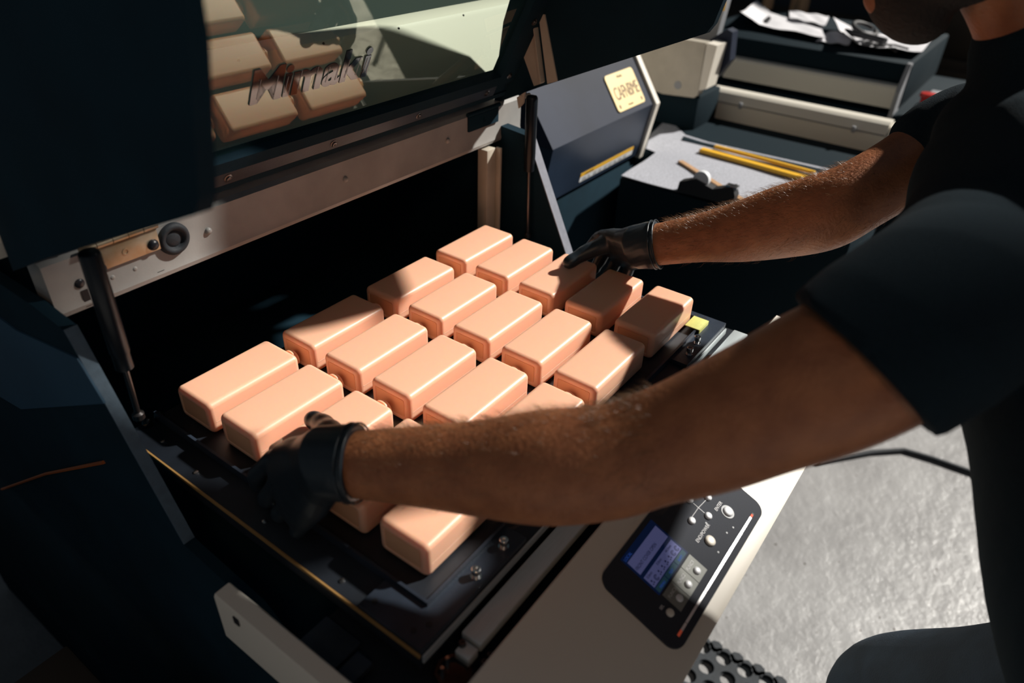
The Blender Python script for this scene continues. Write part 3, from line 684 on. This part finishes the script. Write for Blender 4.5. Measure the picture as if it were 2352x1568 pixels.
# papers on the gantry housing
def sheet(label, quad, curl, name='paper_sheet', z0=1.1295):
    n = 12; vs = []
    q = [V((*p, z0)) for p in quad]
    for layer in (0, .0006):
        for i in range(n + 1):
            for j in range(n + 1):
                u, v = i / n, j / n
                p = (q[0] * (1 - u) + q[1] * u) * (1 - v) + (q[3] * (1 - u) + q[2] * u) * v
                e_ = max(0, 1 - v * 2.2) ** 2 * curl + .004 * math.sin(u * 7 + v * 3) ** 2 + (max(0, .25 - u) * .12 if curl > .012 else 0)
                vs.append(p + V((0, 0, e_ + layer + .0005)))
    F = []
    for L_ in (0, 1):
        k = L_ * (n + 1) ** 2
        F += [(k + i * (n + 1) + j, k + (i + 1) * (n + 1) + j, k + (i + 1) * (n + 1) + j + 1, k + i * (n + 1) + j + 1) for i in range(n) for j in range(n)]
    o = MB().add(vs, F).build(name, M['paper'], None, 60); tag(o, label, 'paper', 'papers on the large printer'); return o
pa = sheet('white printed sheet with a black box at its corner, left of the papers', ((2.08, .19), (2.03, -.095), (2.30, -.01), (2.42, .26)), .014, z0=1.0955)
b = MB(); b.add([(2.24, .215, 1.0995), (2.20, .135, 1.0995), (2.33, .165, 1.0995), (2.37, .235, 1.0995)], [(0, 1, 2, 3)])
pb_ = b.build('printed_box', M['ink'], pa)
sheet('grey printed sheet lying behind the one with the black box', ((2.30, .10), (2.25, -.03), (2.47, .02), (2.48, .16)), .006, z0=1.099)
sheet('white printed sheet curling over the edge, under the black clip and keys', ((1.975, -.150), (2.02, -.350), (2.33, -.325), (2.30, -.035)), .016, z0=1.0955)
sheet('small sheet of paper lying under the curled sheet edge', ((2.02, -.07), (2.04, -.16), (2.22, -.13), (2.24, -.05)), .003, z0=1.0945)
cl = thing('headset', 'black looped clip lying on the papers behind the forearm', 'clip', (2.2, -.17, 1.12))
b = part('loop', M['ink'], cl); b.tube([V((2.21 + .055 * math.cos(t), -.155 + .034 * math.sin(t), 1.120 + .012 * math.sin(t))) for t in [i * math.pi / 9 for i in range(-1, 17)]], .007, 8); b.done(60)
b = part('arm', M['ink'], cl); b.tube([(2.17, -.11, 1.112), (2.15, -.16, 1.112), (2.11, -.24, 1.112)], .009, 8); b.done(60)
gs = thing('spectacles', 'small dark spectacles lying on the right hand paper sheet', 'glasses', (2.07, -.24, 1.108))
for q, yy_ in enumerate((-.205, -.238)):
    b = part('lens_rim', M['ink'], gs); b.tube([V((2.05 + .016 * math.cos(t), yy_ + .013 * math.sin(t), 1.110)) for t in [i * math.pi / 8 for i in range(17)]], .0045, 6); b.done(60)
b = part('temple', M['ink'], gs); b.tube([(2.06, -.222, 1.110), (2.09, -.27, 1.109), (2.07, -.31, 1.108)], .003, 6); b.done()
ky = thing('key_ring', 'small bunch of keys beside the spectacles on the paper', 'keys', (2.04, -.28, 1.106))
b = part('ring', M['steel'], ky); b.tube([V((2.04 + .012 * math.cos(t), -.275 + .012 * math.sin(t), 1.108)) for t in [i * math.pi / 8 for i in range(17)]], .002, 6); b.done()
for q in range(3):
    b = part('key', M['steeldark'], ky); b.box((2.045 - .02 * q, -.268 - .013 * q, 1.106), (2.065 - .02 * q, -.261 - .013 * q, 1.1095), .0005); b.done()
# dark cabinet added where the background has to stay dark
cb = thing('added_dark_cabinet', 'dark brown cabinet added to darken the background behind the large printer', 'cabinet', (3.1, -.2, 0))
b = part('carcass', M['cardboard'], cb); b.box((2.72, -.82, 0), (3.4, 1.6, .98), .01); b.done()
for k in range(4):
    b = part('door', M['cardboard'], cb); b.box((2.70, -.81 + k * .605, .05), (2.718, -.215 + k * .605, .95), .004); b.done()
bx = MB().box((2.75, -.80, .98), (3.15, -.30, 1.22), .004).build('cardboard_box', M['cardboard']); tag(bx, 'dark brown cardboard box on the added dark cabinet', 'box')
for k, (x, y) in enumerate(((2.85, .36), (2.92, .24), (3.02, .30))):
    c = thing('bottle', 'amber bottle standing %s on the dark cabinet' % ('leftmost', 'in the middle', 'rightmost')[k], 'bottle', (x, y, .98), 'amber bottles on the dark cabinet')
    b = part('body', M['wood'], c); b.lathe((x, y, .98), (0, 0, 1), [(0, .022), (.10, .022), (.12, .010), (.14, .010)], 16); b.done(50)
    b = part('cap', M['ink'], c); b.cyl((x, y, 1.12), (x, y, 1.14), .012, n=14); b.done()

bn = thing('added_dark_bench', 'low black bench added at the left to keep that side dark', 'bench', (-.95, .3, 0))  # added to cover the sunlit left floor and keep that side dark
b = part('bench_top', M['black'], bn); b.box((-1.5, -.25, .60), (-.30, 1.6, .64), .004); b.done()
b = part('under_shelf', M['black'], bn); b.box((-1.45, -.20, .2), (-.35, 1.55, .23), .003); b.done()
for x, y in ((-1.45, -.2), (-.35, -.2), (-1.45, 1.55), (-.35, 1.55)):
    b = part('leg', M['black'], bn); b.box((x - .03, y - .03, 0), (x + .03, y + .03, .60), .003); b.done()
bx = MB().box((-.285, -.28, 0), (-.182, .075, .69), .004).build('cardboard_box', M['cardboard']); tag(bx, 'dark brown cardboard box standing on the floor at the left of the printer', 'box')
# ================================================================ floor things
def mat_holes():
    bm = bmesh.new(); 
    pitch = .050; R_ = .0180; t = .010
    mb = MB(); rows_ = 9; cols_ = 6
    ox, oy, ang = .790, -.375, math.radians(-88)
    Rm = Matrix.Translation((ox, oy, .001)) @ Matrix.Rotation(ang, 4, 'Z')
    # hexagonal cell plates with octagonal holes
    cells = []
    for r in range(rows_):
        for c in range(cols_):
            cells.append((c * pitch + (r % 2) * pitch / 2, -r * pitch * .866))
    for (x, y) in cells:
        n = 24; hexr = pitch / math.sqrt(3)
        outer = []; inner = []; low = []; inner2 = []
        for k in range(n):
            t_ = 2 * math.pi * k / n + math.pi / 6 
            a6 = (t_ - math.pi / 6) % (math.pi / 3) - math.pi / 6
            ro = hexr * math.cos(math.pi / 6) / math.cos(a6)
            outer.append((x + ro * math.cos(t_), y + ro * math.sin(t_)))
            inner.append((x + R_ * math.cos(t_), y + R_ * math.sin(t_))); inner2.append((x + R_ * .84 * math.cos(t_), y + R_ * .84 * math.sin(t_)))
        vs = [Rm @ V((*p, t)) for p in outer] + [Rm @ V((*p, t)) for p in inner] + [Rm @ V((*p, t * .45)) for p in inner] + [Rm @ V((*p, t * .45)) for p in inner2] + [Rm @ V((*p, 0)) for p in inner2] + [Rm @ V((*p, 0)) for p in outer]
        fs = []
        for L_ in range(5): fs += [(L_ * n + k, L_ * n + (k + 1) % n, (L_ + 1) * n + (k + 1) % n, (L_ + 1) * n + k) for k in range(n)]
        fs += [(5 * n + k, 5 * n + (k + 1) % n, (k + 1) % n, k) for k in range(n)]
        mb.add(vs, fs)
    for c in range(cols_):
        x = (c + .5) * pitch; y = pitch * .60
        mb.cyl(Rm @ V((x, y - .012, t)), Rm @ V((x, y - .012, t + .003)), .007, n=12)
        mb.cyl(Rm @ V((x, y - .012, 0)), Rm @ V((x, y - .012, t)), .016, n=8)
    return mb
mo = mat_holes().build('rubber_mat', M['rubber'], None, 30); tag(mo, 'black rubber floor mat with round holes beside the control panel', 'mat')
cb_ = MB().tube([(1.6, -.50, .008), (1.75, -.62, .008), (1.825, -.70, .008), (1.84, -.78, .008), (1.85, -.9, .008), (1.9, -1.2, .008)], .008, 10).build('floor_cable', M['rubber'], None, 60); tag(cb_, 'black cable lying on the grey floor behind the forearm', 'cable')
tube_l = MB().tube([(-.24, -.10, .008), (-.22, .3, .008), (-.3, .8, .008)], .006, 8)

# ================================================================ PERSON
P = thing('person', 'person in a black t-shirt, jeans and black gloves reaching over the bottles', 'person', (.40, -.98, 0))
def ellring(c, d, up, ru, rs, n=28, shift=None):
    d = V(d).normalized(); up = V(up); up = (up - d * up.dot(d)).normalized(); s_ = d.cross(up)
    return [V(c) + up * (ru * math.sin(2 * math.pi * k / n)) + s_ * (rs * math.cos(2 * math.pi * k / n)) for k in range(n)]
def limb(mb, pts, up=(0, 0, 1), n=28, sub=6):
    """pts: list of (pos, r_up, r_side); Catmull-Rom interpolated"""
    P_ = [V(p[0]) for p in pts]; out = []
    def cr(a_, b_, c_, d_, t): return .5 * ((2 * b_) + (c_ - a_) * t + (2 * a_ - 5 * b_ + 4 * c_ - d_) * t * t + (3 * b_ - a_ - 3 * c_ + d_) * t ** 3)
    for i in range(len(pts) - 1):
        i0, i3 = max(i - 1, 0), min(i + 2, len(pts) - 1)
        for k in range(sub):
            t = k / sub
            out.append((cr(P_[i0], P_[i], P_[i + 1], P_[i3], t), cr(pts[i0][1], pts[i][1], pts[i + 1][1], pts[i3][1], t), cr(pts[i0][2], pts[i][2], pts[i + 1][2], pts[i3][2], t)))
    out.append((P_[-1], pts[-1][1], pts[-1][2]))
    rings = []
    for i, (p, a_, b_) in enumerate(out):
        d = out[min(i + 1, len(out) - 1)][0] - out[max(i - 1, 0)][0]
        rings.append(ellring(p, d, up, a_, b_, n))
    # rounded ends
    def cap(i, sgn):
        p, a_, b_ = out[i]; d = (out[min(i + 1, len(out) - 1)][0] - out[max(i - 1, 0)][0]).normalized() * sgn
        rr = []
        for k in (1, 2, 3):
            t = math.radians(27 * k); rr.append(ellring(p + d * min(a_, b_) * .8 * math.sin(t), d * sgn, up, a_ * math.cos(t), b_ * math.cos(t), n))
        return rr
    rings = list(reversed(cap(0, -1))) + rings + cap(len(out) - 1, 1)
    mb.loft(rings, True)
armL = [((-0.0115, -0.304, 1.0905), 0.0285, 0.0280), ((0.01, -0.3531, 1.1013), 0.0335, 0.0318), ((0.0323, -0.4038, 1.1123), 0.0395, 0.0375), ((0.0542, -0.4515, 1.1251), 0.0463, 0.0440), ((0.0794, -0.4941, 1.1374), 0.0451, 0.0429), ((0.0984, -0.5194, 1.1516), 0.0446, 0.0423), ((0.1174, -0.5494, 1.1723), 0.0483, 0.0459), ((0.1372, -0.5794, 1.1978), 0.0510, 0.0485), ((0.1646, -0.6111, 1.2221), 0.0559, 0.0531), ((0.1963, -0.6409, 1.2422), 0.0540, 0.0520), ((.25, -.66, 1.250), .052, .052), ((.32, -.68, 1.255), .055, .052)]
armR = [((.545, -.298, 1.080), .0280, .0295), ((.564, -.355, 1.102), .0320, .0335), ((.579, -.406, 1.122), .0400, .039), ((.594, -.453, 1.145), .0470, .043), ((.607, -.497, 1.168), .0490, .044), ((.631, -.526, 1.191), .0455, .043), ((.677, -.558, 1.219), .0440, .046), ((.713, -.583, 1.243), .047, .049), ((.72, -.62, 1.262), .055, .058)]
body = MB()
limb(body, armL); limb(body, armR)
torso = [((.36, -.99, .84), .100, .140), ((.33, -.945, .93), .100, .125), ((.305, -.885, 1.03), .100, .110), ((.300, -.830, 1.12), .090, .105), ((.318, -.775, 1.195), .072, .095), ((.36, -.725, 1.245), .056, .090), ((.43, -.675, 1.272), .046, .085), ((.49, -.645, 1.300), .042, .066)]
limb(body, torso, up=(0, 1, .6))
limb(body, [((.50, -.65, 1.29), .046, .052), ((.545, -.648, 1.35), .043, .050), ((.550, -.628, 1.405), .040, .045), ((.530, -.595, 1.455), .042, .046), ((.505, -.57, 1.49), .05, .05)], up=(0, 1, 0))
# head: skull, jaw, nose, ears
HC = V((.477, -.512, 1.542)); hf = V((-.32, .55, -.77)).normalized(); hs = hf.cross(V((0, 0, 1))).normalized(); hu = hs.cross(hf)
def hp(s_, f_, u_): return HC + hs * s_ + hf * f_ + hu * u_
def ball(mb, c, rs, rf, ru, n=18):
    rings = []
    for k in range(1, n):
        t = math.pi * k / n; rings.append([c + hs * (rs * math.sin(t) * math.cos(p_)) + hf * (rf * math.sin(t) * math.sin(p_)) + hu * (ru * math.cos(t)) for p_ in [2 * math.pi * q / 20 for q in range(20)]])
    mb.loft(rings, True)
ball(body, hp(0, -.01, .03), .077, .098, .092); ball(body, hp(0, .028, -.045), .058, .062, .070)
ball(body, hp(0, .085, -.078), .024, .020, .022)     # chin
body.loft([[hp(s_ * .4, .086, .028), hp(0, .094, .030), hp(-s_ * .4, .086, .028)] for s_ in (.012,)] + [[hp(.014, .095, -.012), hp(0, .116, -.012), hp(-.014, .095, -.012)], [hp(.010, .085, -.024), hp(0, .098, -.024), hp(-.010, .085, -.024)]])
ball(body, hp(0, .088, .036), .050, .012, .010)      # brow
for sg in (-1, 1): ball(body, hp(sg * .079, -.01, -.008), .010, .018, .032); ball(body, hp(sg * .030, .082, .012), .013, .010, .008)
ball(body, hp(0, .090, -.044), .026, .010, .008)     # lips
# legs
legL = [((.36, -.94, .86), .092, .085), ((.41, -.875, .72), .088, .082), ((.472, -.795, .575), .074, .070), ((.485, -.80, .47), .064, .062), ((.485, -.84, .34), .060, .058), ((.48, -.875, .20), .050, .046), ((.478, -.90, .07), .040, .038)]
legR = [((.44, -1.02, .86), .095, .090), ((.46, -1.04, .70), .088, .085), ((.48, -1.05, .48), .066, .064), ((.49, -1.07, .36), .060, .058), ((.50, -1.10, .20), .050, .046), ((.505, -1.12, .07), .040, .038)]
limb(body, legL, up=(0, 1, 0)); limb(body, legR, up=(0, 1, 0))
remesh(body, 'body', M['skin'], .0042, 4, .5, P)
# clothes
sh = MB()
def grow(pts, g): return [(p[0], p[1] + g, p[2] + g) for p in pts]
limb(sh, [((.348, -.968, .875), .116, .152)] + grow(torso, .014)[1:], up=(0, 1, .6))
def skewrings(mb, rr, n=32):
    rings = []
    for c, u_, s_ in rr:
        c, u_, s_ = V(c), V(u_), V(s_); rings.append([c + u_ * math.cos(2 * math.pi * k / n) + s_ * math.sin(2 * math.pi * k / n) for k in range(n)])
    mb.loft(rings, True)
skewrings(sh, [((.176, -.6280, 1.236), (.004, .0585, .0325), (-.055, -.014, .034)), ((.210, -.643, 1.248), (.0, .064, .032), (-.052, -.024, .044)), ((.27, -.662, 1.254), (-.005, .074, .022), (-.028, -.02, .062)), ((.34, -.672, 1.243), (0, .082, .01), (0, -.01, .068)), ((.40, -.668, 1.256), (0, .072, 0), (.0, 0, .058)), ((.47, -.660, 1.268), (0, .066, 0), (.0, 0, .052)), ((.55, -.655, 1.272), (0, .062, 0), (.0, 0, .050)), ((.64, -.640, 1.266), (0, .056, 0), (0, 0, .054))])
limb(sh, [((.702, -.573, 1.238), .055, .057), ((.714, -.587, 1.247), .059, .061), ((.725, -.610, 1.260), .062, .062), ((.66, -.635, 1.268), .060, .060)])
limb(sh, [((.36, -.695, 1.255), .055, .055), ((.44, -.672, 1.278), .046, .055), ((.51, -.645, 1.312), .050, .058), ((.60, -.640, 1.305), .052, .054), ((.67, -.63, 1.275), .053, .054)], up=(0, 0, 1))
limb(sh, [((.50, -.66, 1.30), .058, .066), ((.543, -.652, 1.35), .053, .060), ((.551, -.634, 1.395), .048, .053)], up=(0, 1, 0))
SHI = remesh(sh, 't_shirt', M['shirt'], .0048, 3, .5, P)
jn = MB(); limb(jn, grow(legL, .012)[:-1] + [((.478, -.895, .10), .056, .056)], up=(0, 1, 0)); limb(jn, grow(legR, .012)[:-1] + [((.505, -1.115, .10), .056, .056)], up=(0, 1, 0))
limb(jn, [((.39, -.99, .80), .112, .145), ((.37, -.985, .88), .112, .142), ((.345, -.96, .94), .108, .134)], up=(0, 1, .6))
remesh(jn, 'jeans', M['jeans'], .006, 3, .5, P)
for (x, y) in ((.478, -.90), (.505, -1.12)):
    s_ = MB(); s_.loft([[V((x + dx * w_, y - .05 + f_, h_)) for dx, h_ in ((-.045, .002), (.045, .002), (.045, .03 * k2), (.028, .075 * k2), (-.028, .075 * k2), (-.045, .03 * k2))] for f_, w_, k2 in ((-.06, .7, 1.0), (0, .9, 1.15), (.09, 1.0, .9), (.17, .95, .7), (.215, .6, .5))])
    s_.build('shoe', M['rubber'], P, 60)
# beard and hair
bd = MB()
for (c_, r_) in ((hp(0, .035, -.080), (.057, .052, .050)), (hp(0, .075, -.095), (.038, .032, .045)), (hp(0, .010, -.115), (.045, .042, .040)), (hp(.048, .018, -.050), (.020, .038, .045)), (hp(-.048, .018, -.050), (.020, .038, .045))):  # throat ball lengthens the beard to darken the neck
    ball(bd, c_, *r_)
remesh(bd, 'beard', M['beard'], .005, 2, .5, P)
hr = MB(); ball(hr, hp(0, -.028, .048), .084, .098, .088); ball(hr, hp(0, -.065, 0), .066, .055, .066)
hr.build('hair', M['headhair'], P, 60); hr = MB()
for k in range(26):
    t = random.uniform(-.05, .05); p0 = hp(t, .072, .085); l = [p0 + hf * (.01 * q) - hu * (.006 * q * q * .4) + hs * (.006 * math.sin(q * 1.6 + k)) for q in range(5)]
    hr.tube(l, [.0022, .0021, .0018, .0014, .0006], 5)
hr.build('forelock', M['hair'], P, 60)['kind'] = 'stuff'

# gloves -------------------------------------------------------------
def hand(name, wrist, Fd, Nd, thumb_pts, fingers, palm_len, cuffdir, label):
    """Fd: from wrist to knuckles, Nd: the way the palm faces, fingers: list of joint chains"""
    mb = MB(); W = V(wrist); Fd = V(Fd).normalized(); Nd = V(Nd); Nd = (Nd - Fd * Nd.dot(Fd)).normalized(); Sd = Fd.cross(Nd)
    kn = [V(f_[0]) for f_ in fingers]; kc = sum(kn, V((0, 0, 0))) / 4; span = (kn[0] - kn[3]); sl = span.length; sdn = span.normalized()
    rings = []
    n = 24
    cfd = V(cuffdir).normalized()
    st = [(W - Fd * .0 + cfd * .028, .0330, .0320), (W + cfd * .014, .0328, .0315), (W, .0322, .0290), (W.lerp(kc, .25), .0335, .0225), (W.lerp(kc, .5), .0395, .0200), (W.lerp(kc, .8), .0425, .0165), (kc, .0415, .0140), (kc + (kc - W).normalized() * .008, .037, .0105)]
    for i, (c, a_, b_) in enumerate(st):
        d = (st[min(i + 1, len(st) - 1)][0] - st[max(i - 1, 0)][0]).normalized()
        s2 = (sdn - d * sdn.dot(d)).normalized(); nn = d.cross(s2)
        rings.append([c + s2 * (a_ * math.cos(2 * math.pi * k / n)) + nn * (b_ * math.sin(2 * math.pi * k / n)) for k in range(n)])
    mb.loft(rings, True)
    def chain(pts, rad):
        P_ = [V(p) for p in pts]; dense = []; rd = []
        for i in range(len(P_) - 1):
            for k in range(6):
                t = k / 6; dense.append(P_[i].lerp(P_[i + 1], t)); bulge = 1 + .05 * math.cos(2 * math.pi * t); rd.append((rad[i] * (1 - t) + rad[i + 1] * t) * bulge)
        dense.append(P_[-1]); rd.append(rad[-1])
        # soften corners
        for _ in range(3): dense = [dense[0]] + [(dense[i - 1] + dense[i] * 2 + dense[i + 1]) / 4 for i in range(1, len(dense) - 1)] + [dense[-1]]
        d = (dense[-1] - dense[-2]).normalized()
        for k in (30, 55, 75): dense.append(P_[-1] + d * rad[-1] * math.sin(math.radians(k))); rd.append(rad[-1] * math.cos(math.radians(k)))
        mb.tube(dense, rd, 14)
    for f_, r0 in zip(fingers, (.0092, .0096, .0090, .0080)):
        inner = V(f_[0]).lerp(W, .35); chain([inner] + list(f_), [r0 * 1.05, r0 * 1.08, r0 * 1.0, r0 * .93, r0 * .84])
    chain(thumb_pts, [.0175, .0150, .0112, .0098])
    chain([W.lerp(kn[0], .35), W.lerp(kn[0], .5).lerp(V(thumb_pts[1]), .5), V(thumb_pts[1]).lerp(kn[0], .35)], [.016, .015, .011])
    chain([kn[3], kc, kn[0]], [.0095, .0100, .0100])
    o = remesh(mb, name, M['glove'], .0018, 3, .5, P); o['label'] = label
    # rolled cuff
    c, a_, b_ = st[0]; d = cfd; s2 = (sdn - d * sdn.dot(d)).normalized(); nn = d.cross(s2)
    for q in range(2):
        pts = [c - d * .006 * q + s2 * ((a_ + .0006) * math.cos(t)) + nn * ((b_ + .0006) * math.sin(t)) for t in [2 * math.pi * k / 30 for k in range(31)]]
        MB().tube(pts, .0010, 6).build('cuff_ring', M['glove'], o, 60)
    return o
# lower (left) hand: fingers down the left ends of the bottles, thumb on top of one
hand('glove', (-.022, -.283, 1.088), (-.01, .55, -.65), (1, .1, .1),
     [(.000, -.262, 1.068), (.030, -.222, 1.050), (.043, -.196, 1.040), (.047, -.176, 1.033)],
     [[(-.018, -.196, 1.038), (-.026, -.172, 1.008), (-.022, -.166, .990), (-.014, -.164, .984)],
      [(-.026, -.212, 1.026), (-.032, -.193, .994), (-.026, -.187, .985), (-.015, -.185, .983)],
      [(-.032, -.232, 1.014), (-.036, -.216, .992), (-.028, -.211, .984), (-.017, -.209, .983)],
      [(-.036, -.254, 1.006), (-.038, -.244, .990), (-.030, -.239, .984), (-.020, -.236, .983)]],
     .1, (.42, -.88, .18), 'black nitrile glove on the hand nearest the camera')
hand('glove', (.541, -.283, 1.075), (.05, .55, -.4), (-1, .05, 0),
     [(.560, -.262, 1.070), (.556, -.232, 1.060), (.530, -.206, 1.045), (.508, -.194, 1.034)],
     [[(.582, -.196, 1.044), (.586, -.178, 1.016), (.582, -.172, .998), (.575, -.170, .990)],
      [(.586, -.214, 1.036), (.590, -.200, 1.006), (.586, -.195, .992), (.577, -.193, .986)],
      [(.588, -.234, 1.028), (.591, -.224, 1.002), (.587, -.219, .990), (.578, -.217, .985)],
      [(.586, -.256, 1.024), (.589, -.250, 1.002), (.586, -.246, .990), (.579, -.244, .986)]],
     .1, (.25, -.90, .33), 'black nitrile glove on the far hand')
# arm hair
hm = MB()
def arm_hair(arm, n, ref, i0, i1, ln, r, bias):
    for _ in range(n):
        t = random.uniform(i0, i1); i = int(t); u = t - i
        p = V(arm[i][0]).lerp(V(arm[i + 1][0]), u); ra = arm[i][1] * (1 - u) + arm[i + 1][1] * u; rb = arm[i][2] * (1 - u) + arm[i + 1][2] * u
        d = (V(arm[i + 1][0]) - V(arm[i][0])).normalized(); up = V((0, 0, 1)); up = (up - d * up.dot(d)).normalized(); s_ = d.cross(up)
        a_ = random.gauss(bias, 1.0)
        nrm = (s_ * math.cos(a_) * rb + up * math.sin(a_) * ra); q = p + nrm * .985; nrm.normalize()
        L_ = ln * random.uniform(.5, 1.25); tw = V((random.uniform(-1, 1), random.uniform(-1, 1), random.uniform(-1, 1))) * .45
        dirv = (-d * .7 + nrm * random.uniform(.35, .9) + tw).normalized()
        pts = [q, q + dirv * L_ * .35, q + (dirv * .9 + d * -.25).normalized() * L_ * .7, q + (dirv * .7 - d * .6).normalized() * L_]
        hm.tube(pts, [r, r * .85, r * .6, r * .2], 3)
arm_hair(armL, 2600, None, 0.4, 5.4, .011, .00011, 1.9)
arm_hair(armR, 2200, None, 0.4, 5.2, .011, .00013, 1.2)
ho = hm.build('arm_hair', M['hair'], P, None); ho['kind'] = 'stuff'
